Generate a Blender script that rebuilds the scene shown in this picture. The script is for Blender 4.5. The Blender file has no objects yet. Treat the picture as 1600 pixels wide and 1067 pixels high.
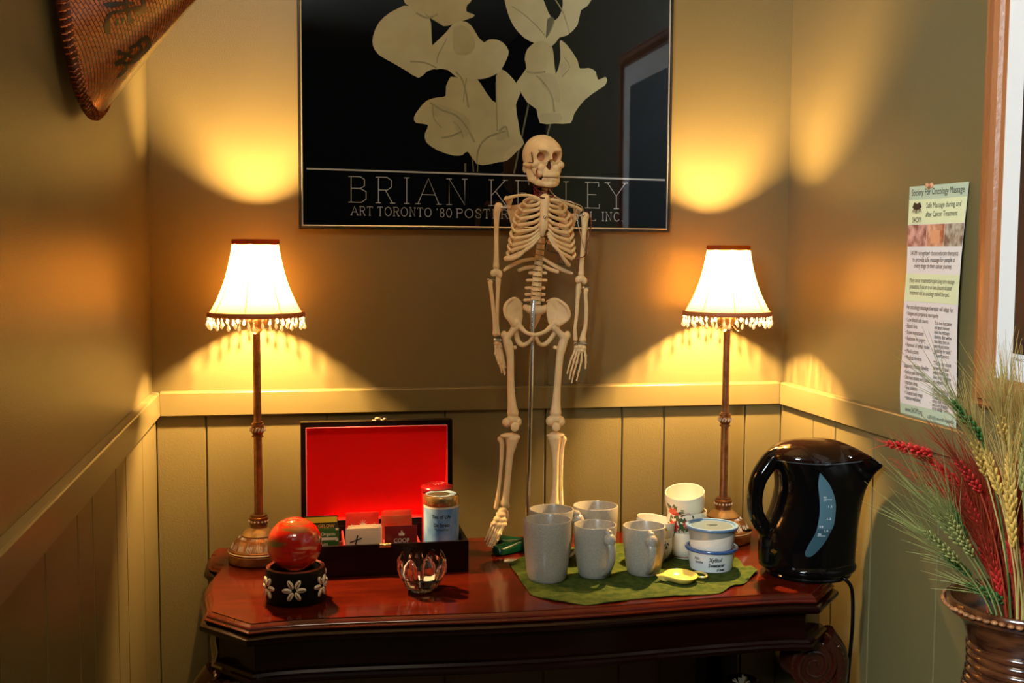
import bpy, bmesh, math, random
from mathutils import Vector, Matrix, Euler
random.seed(7)
PI = math.pi
S = bpy.context.scene
COL = S.collection
def sn(a): return math.sin(a)
def cs(a): return math.cos(a)

# ------------------------------------------------------------------ camera
CAM = Vector((.2992, -2.4164, 1.3806)); YAW, PITCH, ROLL, FOC = .1885, .0782, .006, 1753.57
FW = Vector((sn(YAW)*cs(PITCH), cs(YAW)*cs(PITCH), -sn(PITCH)))
_R = Vector((cs(YAW), -sn(YAW), 0)); _U = _R.cross(FW)
RT = _R*cs(ROLL) + _U*sn(ROLL); UP = -_R*sn(ROLL) + _U*cs(ROLL)
cd = bpy.data.cameras.new('camera'); cam = bpy.data.objects.new('camera', cd); COL.objects.link(cam)
cd.sensor_width = 36; cd.lens = FOC/1600*36; cd.clip_start = .05
cam.matrix_world = Matrix((( RT.x, UP.x, -FW.x, CAM.x), (RT.y, UP.y, -FW.y, CAM.y), (RT.z, UP.z, -FW.z, CAM.z), (0, 0, 0, 1)))
S.camera = cam
# ------------------------------------------------------------------ light
BULB = 12500
S.view_settings.view_transform = 'Standard'; S.view_settings.look = 'None'
S.view_settings.exposure = .12; S.view_settings.gamma = 1; S.view_settings.use_curve_mapping = False
S.cycles.use_denoising = True; S.cycles.max_bounces = 8; S.cycles.diffuse_bounces = 4
S.cycles.glossy_bounces = 4; S.cycles.transmission_bounces = 8; S.cycles.transparent_max_bounces = 12
S.cycles.caustics_reflective = False; S.cycles.caustics_refractive = False; S.cycles.sample_clamp_indirect = 4
w = bpy.data.worlds.new('world'); S.world = w; w.use_nodes = True
w.node_tree.nodes['Background'].inputs[0].default_value = (.5, .55, .62, 1)
w.node_tree.nodes['Background'].inputs[1].default_value = .010
def area(name, loc, to, size, sy, e, col):
    l = bpy.data.lights.new(name, 'AREA'); l.shape = 'RECTANGLE'; l.size = size; l.size_y = sy; l.energy = e; l.color = col
    o = bpy.data.objects.new(name, l); COL.objects.link(o); o.location = loc
    o.rotation_euler = (Vector(to)-Vector(loc)).to_track_quat('-Z', 'Y').to_euler(); return o
area('window_light', (-1.0, -3.1, 2.5), (.95, -.2, 1.0), .9, .9, 200, (.74, .9, 1))

area('warm_fill', (.3, -1.75, 2.56), (.8, -.2, .9), .4, .4, 13, (1, .78, .52))  # added overhead warm fill to brighten the skeleton, not a lamp of the room

# ------------------------------------------------------------------ helpers
def at(x, y, Y):
    """point in the plane of depth Y that the photograph shows at (x, y)"""
    d = FW + RT*((x-800)/FOC) - UP*((y-533.5)/FOC)
    return CAM + d*((Y-CAM.y)/d.y)
def atx(x, y, X):
    d = FW + RT*((x-800)/FOC) - UP*((y-533.5)/FOC)
    return CAM + d*((X-CAM.x)/d.x)
def mpp(p): return (Vector(p)-CAM).dot(FW)/FOC      # metres per picture pixel at a point

def mat(name, col, rough=.5, metal=0, spec=.5, coat=0, trans=0, ior=1.45, emis=None, es=0, bump=None, vary=None, alpha=1, sss=0):
    m = bpy.data.materials.new(name); m.use_nodes = True; nt = m.node_tree; b = nt.nodes['Principled BSDF']; I = b.inputs
    I['Base Color'].default_value = (*col, 1); I['Roughness'].default_value = rough; I['Metallic'].default_value = metal
    I['Specular IOR Level'].default_value = spec; I['Coat Weight'].default_value = coat; I['Coat Roughness'].default_value = .06
    I['Transmission Weight'].default_value = trans; I['IOR'].default_value = ior; I['Alpha'].default_value = alpha
    if sss: I['Subsurface Weight'].default_value = sss; I['Subsurface Radius'].default_value = (.006, .003, .0015)
    if emis: I['Emission Color'].default_value = (*emis, 1); I['Emission Strength'].default_value = es
    tc = nt.nodes.new('ShaderNodeTexCoord')
    if vary:                    # vary = (scale, other colour, stretch)
        n = nt.nodes.new('ShaderNodeTexNoise'); n.inputs['Scale'].default_value = vary[0]; n.inputs['Detail'].default_value = 4
        mp = nt.nodes.new('ShaderNodeMapping'); mp.inputs['Scale'].default_value = vary[2] if len(vary) > 2 else (1, 1, 1)
        nt.links.new(tc.outputs['Object'], mp.inputs[0]); nt.links.new(mp.outputs[0], n.inputs['Vector'])
        r = nt.nodes.new('ShaderNodeValToRGB'); r.color_ramp.elements[0].position = .36; r.color_ramp.elements[1].position = .64
        r.color_ramp.elements[0].color = (*col, 1); r.color_ramp.elements[1].color = (*vary[1], 1)
        nt.links.new(n.outputs['Fac'], r.inputs[0]); nt.links.new(r.outputs[0], I['Base Color'])
    if bump:                    # bump = (scale, strength)
        n2 = nt.nodes.new('ShaderNodeTexNoise'); n2.inputs['Scale'].default_value = bump[0]; n2.inputs['Detail'].default_value = 3
        nt.links.new(tc.outputs['Object'], n2.inputs['Vector'])
        bp = nt.nodes.new('ShaderNodeBump'); bp.inputs['Strength'].default_value = bump[1]; bp.inputs['Distance'].default_value = .002
        nt.links.new(n2.outputs['Fac'], bp.inputs['Height']); nt.links.new(bp.outputs[0], I['Normal'])
    return m

class MB:
    def __init__(s): s.v = []; s.f = []
    def add(s, vs, fs):
        k = len(s.v); s.v += [Vector(v) for v in vs]; s.f += [tuple(i+k for i in f) for f in fs]; return s
    def box(s, a, b):
        x0, y0, z0 = a; x1, y1, z1 = b
        return s.add([(x0,y0,z0),(x1,y0,z0),(x1,y1,z0),(x0,y1,z0),(x0,y0,z1),(x1,y0,z1),(x1,y1,z1),(x0,y1,z1)],
                     [(0,3,2,1),(4,5,6,7),(0,1,5,4),(1,2,6,5),(2,3,7,6),(3,0,4,7)])
    def rings(s, rs, cap0=True, cap1=True, closed=True):
        n = len(rs[0]); vs = [p for r in rs for p in r]; fs = []
        for i in range(len(rs)-1):
            for j in range(n if closed else n-1):
                k = (j+1) % n; fs.append((i*n+j, i*n+k, (i+1)*n+k, (i+1)*n+j))
        if cap0: fs.append(tuple(range(n-1, -1, -1)))
        if cap1: fs.append(tuple((len(rs)-1)*n+j for j in range(n)))
        return s.add(vs, fs)
    def lathe(s, prof, c=(0,0,0), seg=40, ax=None, cap0=True, cap1=True, scal=(1,1)):
        c = Vector(c); q = Vector((0,0,1)).rotation_difference(Vector(ax).normalized()) if ax else None
        rs = []
        for r, z in prof:
            ring = []
            for j in range(seg):
                a = 2*PI*j/seg; p = Vector((max(r, 1e-5)*cs(a)*scal[0], max(r, 1e-5)*sn(a)*scal[1], z))
                if q: p = q @ p
                ring.append(p+c)
            rs.append(ring)
        return s.rings(rs, cap0, cap1)
    def tube(s, pts, rad, seg=10, flat=None, up=None, cap=True):
        """tube through pts; rad a number or list; flat = (ratio) squashes along 'up'"""
        pts = [Vector(p) for p in pts]; n = len(pts)
        if not hasattr(rad, '__len__'): rad = [rad]*n
        t0 = (pts[1]-pts[0]).normalized(); u = Vector(up) if up else Vector((0,-1,0)) if abs(t0.y) < .9 else Vector((0,0,1))
        u = (u - t0*u.dot(t0)).normalized(); rs = []
        for i in range(n):
            a = pts[max(0,i-1)]; b = pts[min(n-1,i+1)]; t = (b-a)
            t = t.normalized() if t.length > 1e-9 else t0
            if up: u2 = Vector(up)
            else: u2 = u
            u2 = u2 - t*u2.dot(t)
            u = u2.normalized() if u2.length > 1e-6 else u
            v = t.cross(u); f = flat if flat else 1
            rs.append([pts[i] + (v*cs(2*PI*j/seg) + u*(sn(2*PI*j/seg)*f))*rad[i] for j in range(seg)])
        return s.rings(rs, cap, cap)
    def ell(s, c, r, rot=None, seg=16, rg=10):
        c = Vector(c); r = (r,r,r) if not hasattr(r, '__len__') else r; vs = []; fs = []
        M = rot if rot is not None else Matrix.Identity(3)
        for i in range(1, rg):
            th = PI*i/rg
            for j in range(seg):
                a = 2*PI*j/seg; vs.append(c + M @ Vector((r[0]*sn(th)*cs(a), r[1]*sn(th)*sn(a), r[2]*cs(th))))
        vs.append(c + M @ Vector((0,0,r[2]))); vs.append(c - M @ Vector((0,0,r[2]))); T = len(vs)-2; B = T+1
        for i in range(rg-2):
            for j in range(seg):
                k = (j+1)%seg; fs.append((i*seg+j, (i+1)*seg+j, (i+1)*seg+k, i*seg+k))
        for j in range(seg):
            k = (j+1)%seg; fs.append((T, j, k)); fs.append((B, (rg-2)*seg+k, (rg-2)*seg+j))
        return s.add(vs, fs)
    def slab(s, poly, d):
        """polygon (list of points) extruded by vector d"""
        poly = [Vector(p) for p in poly]; d = Vector(d); n = len(poly)
        return s.rings([poly, [p+d for p in poly]])
    def text(s, st, fn, size=1, align='LEFT', fit=None, bold=0):
        """letters as flat faces; fn maps (u, v) to a point; fit = wanted width"""
        cu = bpy.data.curves.new('t', 'FONT'); cu.body = st; cu.size = size; cu.align_x = align; cu.resolution_u = 3; cu.offset = size*bold
        o = bpy.data.objects.new('t', cu); COL.objects.link(o); me = bpy.data.meshes.new_from_object(o)
        xs = [v.co.x for v in me.vertices] or [0]
        x0 = min(xs); wd = max(xs)-x0 or 1; k = fit/wd if fit else 1
        s.add([fn((v.co.x - (x0 if fit else 0))*k, v.co.y) for v in me.vertices], [tuple(p.vertices) for p in me.polygons])
        bpy.data.objects.remove(o); bpy.data.curves.remove(cu); bpy.data.meshes.remove(me); return s
    def build(s, name, m, parent=None, smooth=35, org=None, fixn=True):
        o0 = Vector(org) if org is not None else (parent_loc(parent) if parent else Vector((0,0,0)))
        me = bpy.data.meshes.new(name); me.from_pydata([v-o0 for v in s.v], [], s.f)
        if fixn:
            bm = bmesh.new(); bm.from_mesh(me); bmesh.ops.recalc_face_normals(bm, faces=bm.faces); bm.to_mesh(me); bm.free()
        me.materials.append(m)
        if smooth:
            me.polygons.foreach_set('use_smooth', [True]*len(me.polygons)); me.set_sharp_from_angle(angle=math.radians(smooth))
        o = bpy.data.objects.new(name, me); COL.objects.link(o)
        if parent: o.parent = parent
        elif org is not None: o.location = o0
        return o
def parent_loc(p):
    v = Vector((0,0,0))
    while p: v += p.location; p = p.parent
    return v
def thing(name, label, cat, loc, group=None):
    o = bpy.data.objects.new(name, None); o.empty_display_size = .05; COL.objects.link(o); o.location = loc
    return tag(o, label, cat, group)
def tag(o, label, cat, group=None, kind=None):
    o['label'] = label; o['category'] = cat
    if group: o['group'] = group
    if kind: o['kind'] = kind
    return o
def kids(o): return [c for c in bpy.data.objects if c.parent == o]
def dup(root, delta, label, rz=0, tree=None):
    tree = tree or {root: kids(root)}
    r = root.copy(); COL.objects.link(r); r.location = root.location + Vector(delta); r.rotation_euler[2] += rz; r['label'] = label
    def rec(a, b):
        for ch in kids(a):
            if ch is b: continue
            c = ch.copy(); COL.objects.link(c); c.parent = b; c.matrix_parent_inverse = ch.matrix_parent_inverse.copy(); rec(ch, c)
    rec(root, r); return r
def remesh(mb, size, smooth_it=3, carve=None):
    """melt the overlapping solids of mb into one skin"""
    me = bpy.data.meshes.new('r'); me.from_pydata(mb.v, [], mb.f)
    bm = bmesh.new(); bm.from_mesh(me); bmesh.ops.recalc_face_normals(bm, faces=bm.faces); bm.to_mesh(me); bm.free()
    o = bpy.data.objects.new('r', me); COL.objects.link(o)
    r = o.modifiers.new('r', 'REMESH'); r.mode = 'VOXEL'; r.voxel_size = size; r.adaptivity = 0
    if carve:
        cme = bpy.data.meshes.new('c'); cme.from_pydata(carve.v, [], carve.f)
        bm = bmesh.new(); bm.from_mesh(cme); bmesh.ops.recalc_face_normals(bm, faces=bm.faces); bm.to_mesh(cme); bm.free()
        co = bpy.data.objects.new('c', cme); COL.objects.link(co)
        b = o.modifiers.new('b', 'BOOLEAN'); b.operation = 'DIFFERENCE'; b.object = co; b.solver = 'FAST'
    if smooth_it:
        q = o.modifiers.new('s', 'SMOOTH'); q.iterations = smooth_it; q.factor = .5
    dg = bpy.context.evaluated_depsgraph_get(); dg.update()
    ev = bpy.data.meshes.new_from_object(o.evaluated_get(dg)); bpy.data.objects.remove(o)
    if carve: bpy.data.objects.remove(co)
    out = MB(); out.v = [v.co.copy() for v in ev.vertices]; out.f = [tuple(p.vertices) for p in ev.polygons]
    bpy.data.meshes.remove(ev); return out
def lerp(a, b, t): return a + (b-a)*t
def spline(pts, n):
    """Catmull-Rom through pts (tuples of any length)"""
    P = [pts[0]] + list(pts) + [pts[-1]]; out = []
    m = len(pts)-1
    for i in range(n+1):
        t = i/n*m; k = min(int(t), m-1); u = t-k; a, b, c, d = P[k], P[k+1], P[k+2], P[k+3]
        out.append(tuple(.5*((2*b[j]) + (c[j]-a[j])*u + (2*a[j]-5*b[j]+4*c[j]-d[j])*u*u + (3*b[j]-a[j]-3*c[j]+d[j])*u**3) for j in range(len(b))))
    return out

# ------------------------------------------------------------------ materials
WALLC = (.150, .120, .047)
m_wall = mat('wall_paint', WALLC, .32, spec=.8, bump=(420, .25), vary=(3, (.143, .115, .045)))
m_panel = mat('panel_paint', WALLC, .36, bump=(300, .2))
m_rail = mat('rail_paint', (.160, .128, .051), .28)
m_floor = mat('floor_wood', (.13, .06, .03), .35, vary=(6, (.09, .04, .02), (1, 8, 1)))
m_ceil = mat('ceiling_paint', (.6, .57, .48), .7)
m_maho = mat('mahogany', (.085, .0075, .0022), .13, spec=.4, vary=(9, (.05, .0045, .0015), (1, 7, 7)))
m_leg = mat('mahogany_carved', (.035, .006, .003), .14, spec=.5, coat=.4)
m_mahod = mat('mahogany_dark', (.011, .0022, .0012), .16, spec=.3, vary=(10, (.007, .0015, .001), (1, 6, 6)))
m_brass = mat('aged_bronze', (.36, .17, .07), .34, metal=.75, vary=(60, (.22, .09, .035)), bump=(200, .2))
m_bronzel = mat('gilt_bronze', (.62, .40, .16), .38, metal=.6, bump=(150, .3))
m_relief = mat('relief_silver', (.75, .6, .42), .4, metal=.4)
m_trim = mat('shade_trim', (.42, .13, .04), .6)

m_bulb = mat('bulb', (1, .8, .5), .5, emis=(1, .60, .235), es=BULB)
m_bone = mat('bone_plastic', (.98, .72, .38), .42, sss=.25, bump=(160, .12), vary=(40, (.88, .62, .33)))
m_steel = mat('chrome', (.75, .74, .72), .16, metal=1)
m_green = mat('green_plastic', (.002, .028, .012), .12, spec=.5)
m_black = mat('black_plastic', (.0025, .002, .002), .055, spec=.25)
m_felt = mat('red_felt', (.95, .010, .008), .9, spec=.1, bump=(900, .5))
m_pink = mat('pink_edge', (.9, .22, .25), .7)
m_boxw = mat('box_lacquer', (.007, .003, .0025), .25, spec=.3)
m_boxin = mat('box_inner_red', (.25, .02, .015), .6)
m_gold = mat('brass_fitting', (.85, .62, .26), .25, metal=.9)
m_white = mat('white_print', (.85, .82, .76), .6)
m_ink = mat('black_ink', (.012, .012, .014), .6)

def shade_mat():
    m = bpy.data.materials.new('shade_fabric'); m.use_nodes = True; nt = m.node_tree; nt.nodes.clear()
    out = nt.nodes.new('ShaderNodeOutputMaterial'); mx = nt.nodes.new('ShaderNodeMixShader'); mx.inputs[0].default_value = .5
    d = nt.nodes.new('ShaderNodeBsdfDiffuse'); d.inputs[0].default_value = (.78, .62, .36, 1)
    t = nt.nodes.new('ShaderNodeBsdfTranslucent'); t.inputs[0].default_value = (.72, .385, .095, 1)
    nt.links.new(d.outputs[0], mx.inputs[1]); nt.links.new(t.outputs[0], mx.inputs[2]); nt.links.new(mx.outputs[0], out.inputs[0]); return m
m_shade = shade_mat(); m_topt = shade_mat(); m_topt.name = 'top_trim_fabric'
for n_ in m_topt.node_tree.nodes:
    if n_.type in ('BSDF_DIFFUSE', 'BSDF_TRANSLUCENT'): n_.inputs[0].default_value = (.40, .10, .015, 1) if n_.type == 'BSDF_DIFFUSE' else (.10, .022, .003, 1)
m_crys = shade_mat(); m_crys.name = 'crystal_bead'
for n_ in m_crys.node_tree.nodes:
    if n_.type in ('BSDF_DIFFUSE', 'BSDF_TRANSLUCENT'): n_.inputs[0].default_value = (.97, .93, .80, 1)
def pane_mat(name, tint=(1,1,1), rough=.02, ior=1.5):
    m = bpy.data.materials.new(name); m.use_nodes = True; nt = m.node_tree; nt.nodes.clear()
    out = nt.nodes.new('ShaderNodeOutputMaterial'); mx = nt.nodes.new('ShaderNodeMixShader'); f = nt.nodes.new('ShaderNodeFresnel'); f.inputs[0].default_value = ior
    t = nt.nodes.new('ShaderNodeBsdfTransparent'); t.inputs[0].default_value = (*tint, 1)
    g = nt.nodes.new('ShaderNodeBsdfGlossy'); g.inputs['Roughness'].default_value = rough
    nt.links.new(f.outputs[0], mx.inputs[0]); nt.links.new(t.outputs[0], mx.inputs[1]); nt.links.new(g.outputs[0], mx.inputs[2]); nt.links.new(mx.outputs[0], out.inputs[0]); return m
m_pane = pane_mat('picture_glass')

# ------------------------------------------------------------------ the room
W = 1.40; TP = .006; TR = .016; ZR0, ZR1 = 1.0395, 1.09
LY = -1.75; RY = -2.6; ZC = 2.6
def struct(o): o['kind'] = 'structure'; return o
wb = struct(MB().box((-.12, 0, 0), (W+.12, .1, ZC)).build('wall_back', m_wall, smooth=0))
wl = struct(MB().box((-.1, LY, 0), (0, -.0005, ZC)).build('wall_left', m_wall, smooth=0))
wr = struct(MB().box((W, RY, 0), (W+.1, -.0005, ZC)).build('wall_right', m_wall, smooth=0))
struct(MB().box((-2.5, -4.5, -.1), (W+.12, .1, -.0005)).build('floor', m_floor, smooth=0))
struct(MB().box((-2.5, -4.5, ZC+.0005), (W+.12, .1, ZC+.1)).build('ceiling', m_ceil, smooth=0))
def boards(wall, edges, mk):
    for a, b in zip(edges[:-1], edges[1:]):
        g = .0013; n = .0018                           # half gap, edge bevel
        a2, b2 = a+g, b-g
        prof = [(a2, .0004), (a2, TP-n), (a2+n, TP), (b2-n, TP), (b2, TP-n), (b2, .0004)]
        rs = [[mk(u, d, z) for u, d in prof] for z in (.10, ZR0+.02)]
        MB().rings(rs).build('panel', m_panel, wall, smooth=0)
boards(wb, [TP, .1073, .3575, .6109, .8351, 1.0117, 1.1108, 1.3057, W-TP], lambda u, d, z: Vector((u, -d, z)))
boards(wl, [.0005, .214, .424, .531, .742, .854, 1.05, 1.26, 1.47, 1.7], lambda u, d, z: Vector((d, -u, z)))
boards(wr, [.0005, .169, .272, .431, .662, .87, 1.06, 1.27, 1.5, 1.7, 1.95, 2.2, 2.45], lambda u, d, z: Vector((W-d, -u, z)))
def rail(name, a, b, mk, prof):
    rs = [[mk(u, d, z) for d, z in prof] for u in (a, b)]
    return struct(MB().rings(rs).build(name, m_rail, smooth=0))
RP = [(.0005, ZR0), (TR-.001, ZR0), (TR, ZR0+.001), (TR, ZR1-.0035), (TR-.0015, ZR1-.001), (TR-.004, ZR1), (.0005, ZR1+.001)]
BPF = [(.0075, .0), (.018, .0), (.018, .09), (.012, .10), (.0075, .10)]
rail('trim_1', TR+.0005, W-TR-.0005, lambda u, d, z: Vector((u, -d, z)), RP)
rail('trim_2', .0175, 1.74, lambda u, d, z: Vector((d, -u, z)), RP)
rail('trim_3', .0175, 2.55, lambda u, d, z: Vector((W-d, -u, z)), RP)
rail('baseboard_back', .02, W-.02, lambda u, d, z: Vector((u, -d, z)), BPF)
rail('baseboard_left', .02, 1.74, lambda u, d, z: Vector((d, -u, z)), BPF)
rail('baseboard_right', .02, 2.55, lambda u, d, z: Vector((W-d, -u, z)), BPF)

# ------------------------------------------------------------------ console table
ZT = .758; CX = .722
half = [(.128,-.022),(.128,-.12),(.135,-.137),(.150,-.152),(.147,-.18),(.139,-.24),(.136,-.29),(.140,-.34),(.148,-.40),(.147,-.446),(.217,-.524),(.256,-.517),(.31,-.515),(.40,-.518),(.50,-.525),(.61,-.533)]
plan = half + [(CX,-.536)] + [(2*CX-x, y) for x, y in reversed(half)]
def offs(poly, d):
    n = len(poly); out = []
    for i in range(n):
        a, b, c = Vector(poly[i-1]), Vector(poly[i]), Vector(poly[(i+1)%n])
        e1 = (b-a).normalized(); e2 = (c-b).normalized(); n1 = Vector((e1.y, -e1.x)); n2 = Vector((e2.y, -e2.x)); m = (n1+n2)
        m = m.normalized() if m.length > 1e-6 else n1
        k = d/max(.5, m.dot(n1)); p = b - m*k; p.y = min(p.y, -.0185); out.append((p.x, p.y))
    return out
sgn = 1 if Vector(offs(plan, .01)[5]).x < plan[5][0] else -1
def ringz(d, z, pl=plan): return [Vector((x, y, z)) for x, y in offs(pl, d*sgn)]
table = thing('console_table', 'dark glossy mahogany console table with clipped corners against the panelled wall', 'table', (CX, -.27, 0))
MB().rings([ringz(d, z) for z, d in [(.741, .004), (.7415, .010), (.743, .012), (.7455, .0125), (.7475, .0095), (.7485, .0085), (.7500, .0085), (.7515, .0075), (.7535, .005), (.7555, .002), (.7565, .0003), (ZT, 0)]]).build('tabletop', m_maho, table, smooth=25)
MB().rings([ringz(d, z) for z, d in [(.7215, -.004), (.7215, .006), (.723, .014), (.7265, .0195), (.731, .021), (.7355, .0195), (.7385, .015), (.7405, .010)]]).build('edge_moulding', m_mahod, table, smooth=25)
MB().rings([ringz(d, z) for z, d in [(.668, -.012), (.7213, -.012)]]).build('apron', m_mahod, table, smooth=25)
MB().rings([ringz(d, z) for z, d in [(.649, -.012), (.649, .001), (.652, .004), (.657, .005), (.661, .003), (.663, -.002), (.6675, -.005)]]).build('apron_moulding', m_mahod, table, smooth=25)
for s in (-1, 1):
    X = lambda x: CX + s*x
    lg = MB().lathe([(.001, -.03), (.042, -.03), (.046, -.026), (.046, .026), (.042, .03), (.001, .03)], (X(.535), -.452, .602), 36, ax=(0,1,0))
    lg.tube([Vector(p) for p in spline([(X(.56),-.45,.645), (X(.587),-.45,.60), (X(.575),-.45,.52), (X(.535),-.45,.42), (X(.51),-.45,.30), (X(.52),-.45,.16), (X(.555),-.46,.06), (X(.585),-.47,.02)], 28)], [lerp(.034, .022, i/28) for i in range(29)], 12)
    lg.ell((X(.585), -.47, .022), (.04, .04, .0215))
    leg = lg.build('leg', m_leg, table)
    sp = []
    for i in range(60):
        t = i/59; a = t*4.4*PI + (0 if s > 0 else 0); r = lerp(.043, .006, t)
        sp.append(Vector((X(.535) + s*r*cs(-a+.8), -.4835, .602 + r*sn(-a+.8))))
    MB().tube(sp, [lerp(.0042, .0028, i/59) for i in range(60)], 8).build('scroll', m_leg, leg)
    cr = MB()
    for i in range(9):
        a = lerp(1.1, -.75, i/8); p = Vector((X(.545) + s*.052*cs(a), -.452, .60 + .056*sn(a)))
        cr.ell(p, (.012, .032, .008), Matrix.Rotation(-s*(a) + PI/2, 3, 'Y'), 10, 6)
    cr.build('carved_leaf', m_leg, leg)
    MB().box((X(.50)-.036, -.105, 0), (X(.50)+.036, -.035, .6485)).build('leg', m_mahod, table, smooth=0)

# ------------------------------------------------------------------ table lamps
def lamp(x, y, tops, label, seed):
    rnd = random.Random(seed)
    L = thing('table_lamp', label, 'lamp', (x, y, ZT), 'pair of beaded bedside lamps on the console table')
    zt, zb = tops; h = zt-zb; C = lambda z: (x, y, z)
    base = MB().lathe([(.001, 0), (.0575, 0), (.0605, .002), (.0605, .018), (.058, .021), (.0605, .0235), (.0595, .0265), (.0565, .028), (.055, .030),
                (.050, .040), (.043, .048), (.034, .0525), (.033, .056), (.024, .062), (.0175, .066), (.0165, .070), (.0165, .074)], C(ZT+.0003), 56)
    bo = base.build('base', m_brass, L)
    MB().lathe([(.0335, .053), (.034, .0545), (.030, .060), (.022, .066), (.0176, .0685), (.0172, .067), (.02, .062)], C(ZT+.0005), 48).build('gilt_dome', m_bronzel, bo)
    rel = MB()
    for k in range(9):
        a0 = 2*PI*k/9
        for q in range(-4, 5):
            if q == 0: continue
            a = a0 + q*.065; pts = []
            for t in (0, .33, .66, 1):
                r = lerp(.0562, .0365, t); z = .0285 + lerp(0, .0245, t)**1 * (1.0 if t < 1 else .98)
                z = .0292 + .0232*(t**.8)
                aa = a + (q/abs(q))*.10*(t) ; pts.append(Vector((x+r*cs(aa), y+r*sn(aa), ZT+z)))
            rel.tube(pts, [.0008, .0015, .0015, .0008], 5)
    rel.build('leaf_relief', m_relief, bo)
    MB().lathe([(.0606, .0), (.0620, .0015), (.0606, .003)], C(ZT+.0215), 56, cap0=False, cap1=False).build('rim_ring', m_relief, bo)
    col = MB().lathe([(.012, .073), (.0175, .074), (.0185, .078), (.0185, .089), (.0165, .0905), (.0165, .094), (.011, .096)], C(ZT), 36).build('collar', m_brass, L)
    bd = MB()
    for k in range(16):
        a = 2*PI*k/16; bd.ell((x+.0187*cs(a), y+.0187*sn(a), ZT+.0815), .0024, None, 8, 6)
    bd.build('bead_row', m_relief, col)
    zj = lerp(ZT, zb, .535)
    MB().lathe([(.0086, .095), (.0082, zj-ZT-.012)], C(ZT), 24).build('lower_pole', m_brass, L)
    MB().lathe([(.0078, zj-ZT+.012), (.0072, zb-ZT-.035)], C(ZT), 24).build('upper_pole', m_brass, L)
    kn = MB().lathe([(.008, -.016), (.0115, -.015), (.0115, -.012), (.009, -.010), (.0115, -.007), (.0135, -.002), (.0135, .003), (.0115, .006), (.0125, .008), (.0125, .012), (.010, .0125), (.010, .015), (.0082, .016)], C(zj), 32).build('knop', m_brass, L)
    rp = MB()
    for k in range(14):
        a = 2*PI*k/14
        rp.tube([Vector((x+.0140*cs(a+d), y+.0140*sn(a+d), zj+z)) for d, z in ((-.12, -.004), (0, 0), (.12, .004))], [.001, .0022, .001], 6)
    rp.build('twist_ring', m_relief, kn)
    # flower cup below the shade
    cup = MB().lathe([(.0075, -.037), (.011, -.034), (.0095, -.030), (.0115, -.026), (.0175, -.018), (.0185, -.010), (.014, -.003), (.006, .004)], C(zb), 32).build('flower_cup', m_bronzel, L)
    pt = MB()
    for k in range(8):
        a = 2*PI*k/8; pt.ell((x+.0145*cs(a), y+.0145*sn(a), zb-.014), (.0065, .0045, .0095), Matrix.Rotation(a, 3, 'Z'), 10, 8)
    pt.build('petal_ring', m_bronzel, cup)
    for k in range(4):
        a = 2*PI*k/4 + .5 + seed
        d = Vector((cs(a), sn(a), 0)); t = Vector((-sn(a), cs(a), 0))
        P0 = Vector(C(zb-.024)) + d*.010
        MB().rings([[P0 + d*u + Vector((0,0,v)) + t*(wd*q) + Vector((0,0,-.0016*abs(q))) for q in (-1, -.4, .4, 1)] + [P0 + d*u + Vector((0,0,v-.0012)) + t*(wd*q) for q in (1, .4, -.4, -1)]
                    for u, v, wd in ((0, 0, .003), (.005, -.004, .0055), (.009, -.009, .0055), (.013, -.013, .0035), (.017, -.0135, .0006))]).build('leaf', m_relief, cup)
    MB().lathe([(.006, .004), (.008, .010), (.0095, .014), (.0095, .042), (.005, .044)], C(zb), 20).build('candle_socket', m_relief, L)
    MB().ell(C(zb+h*.62), (.011, .011, .019), None, 12, 8).build('bulb', m_bulb, L, smooth=60)
    # harp spokes
    sp = MB()
    rt, rb = .0445, .0930
    for k in range(3):
        a = 2*PI*k/3+.4
        sp.tube([C(zt-.012), (x+rt*.98*cs(a), y+rt*.98*sn(a), zt-.006)], .0009, 6)
    sp.tube([C(zb+.04), (x+.013, y, zb+.055), (x+.0165, y, zb+h*.6), (x+.01, y, zt-.02), C(zt-.012)], .0008, 6)
    sp.build('shade_holder', m_gold, L)
    prof = [(0, 1), (.05, .945), (.12, .885), (.25, .785), (.44, .665), (.62, .585), (.80, .525), (1, .475)]
    def R(t, a=None):
        for (t0, r0), (t1, r1) in zip(prof[:-1], prof[1:]):
            if t <= t1: return rb*lerp(r0, r1, (t-t0)/(t1-t0))
        return rb*.475
    NS = 8; seg = 96
    def RR(t, a):
        s_ = abs(((a*NS/(2*PI)) % 1)-.5)*2       # 1 on a seam, 0 mid panel
        return R(t)*(1 - .018*(1-s_**2)*0 + .018*(s_**2) - .012)
    rs = []
    T = [i/14 for i in range(15)]
    for t in T: rs.append([Vector((x+RR(t, 2*PI*j/seg+.2)*cs(2*PI*j/seg), y+RR(t, 2*PI*j/seg+.2)*sn(2*PI*j/seg), zb+h*t)) for j in range(seg)])
    shd = MB().rings(rs, False, False).build('lamp_shade', m_shade, L, smooth=60, fixn=False)
    for k in range(NS):
        a = 2*PI*(k+1.0)/NS - .2
        MB().tube([(x+(RR(t, a+.2)+.0003)*cs(a), y+(RR(t, a+.2)+.0003)*sn(a), zb+h*t) for t in T], .0009, 6).build('seam', m_trim, shd)
    MB().lathe([(rb+.0015, -.0055), (rb+.0035, -.002), (rb+.0012, .0045), (rb-.0015, .0045), (rb-.0012, -.0055), (rb+.0015, -.0055)], C(zb), 72, cap0=False, cap1=False).build('bottom_trim', m_trim, shd)
    MB().lathe([(rt+.0005, -.010), (rt+.0022, -.006), (rt+.0016, .001), (rt-.001, .0012), (rt-.001, -.010), (rt+.0005, -.010)], C(zt), 72, cap0=False, cap1=False).build('top_trim', m_topt, shd)
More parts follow.
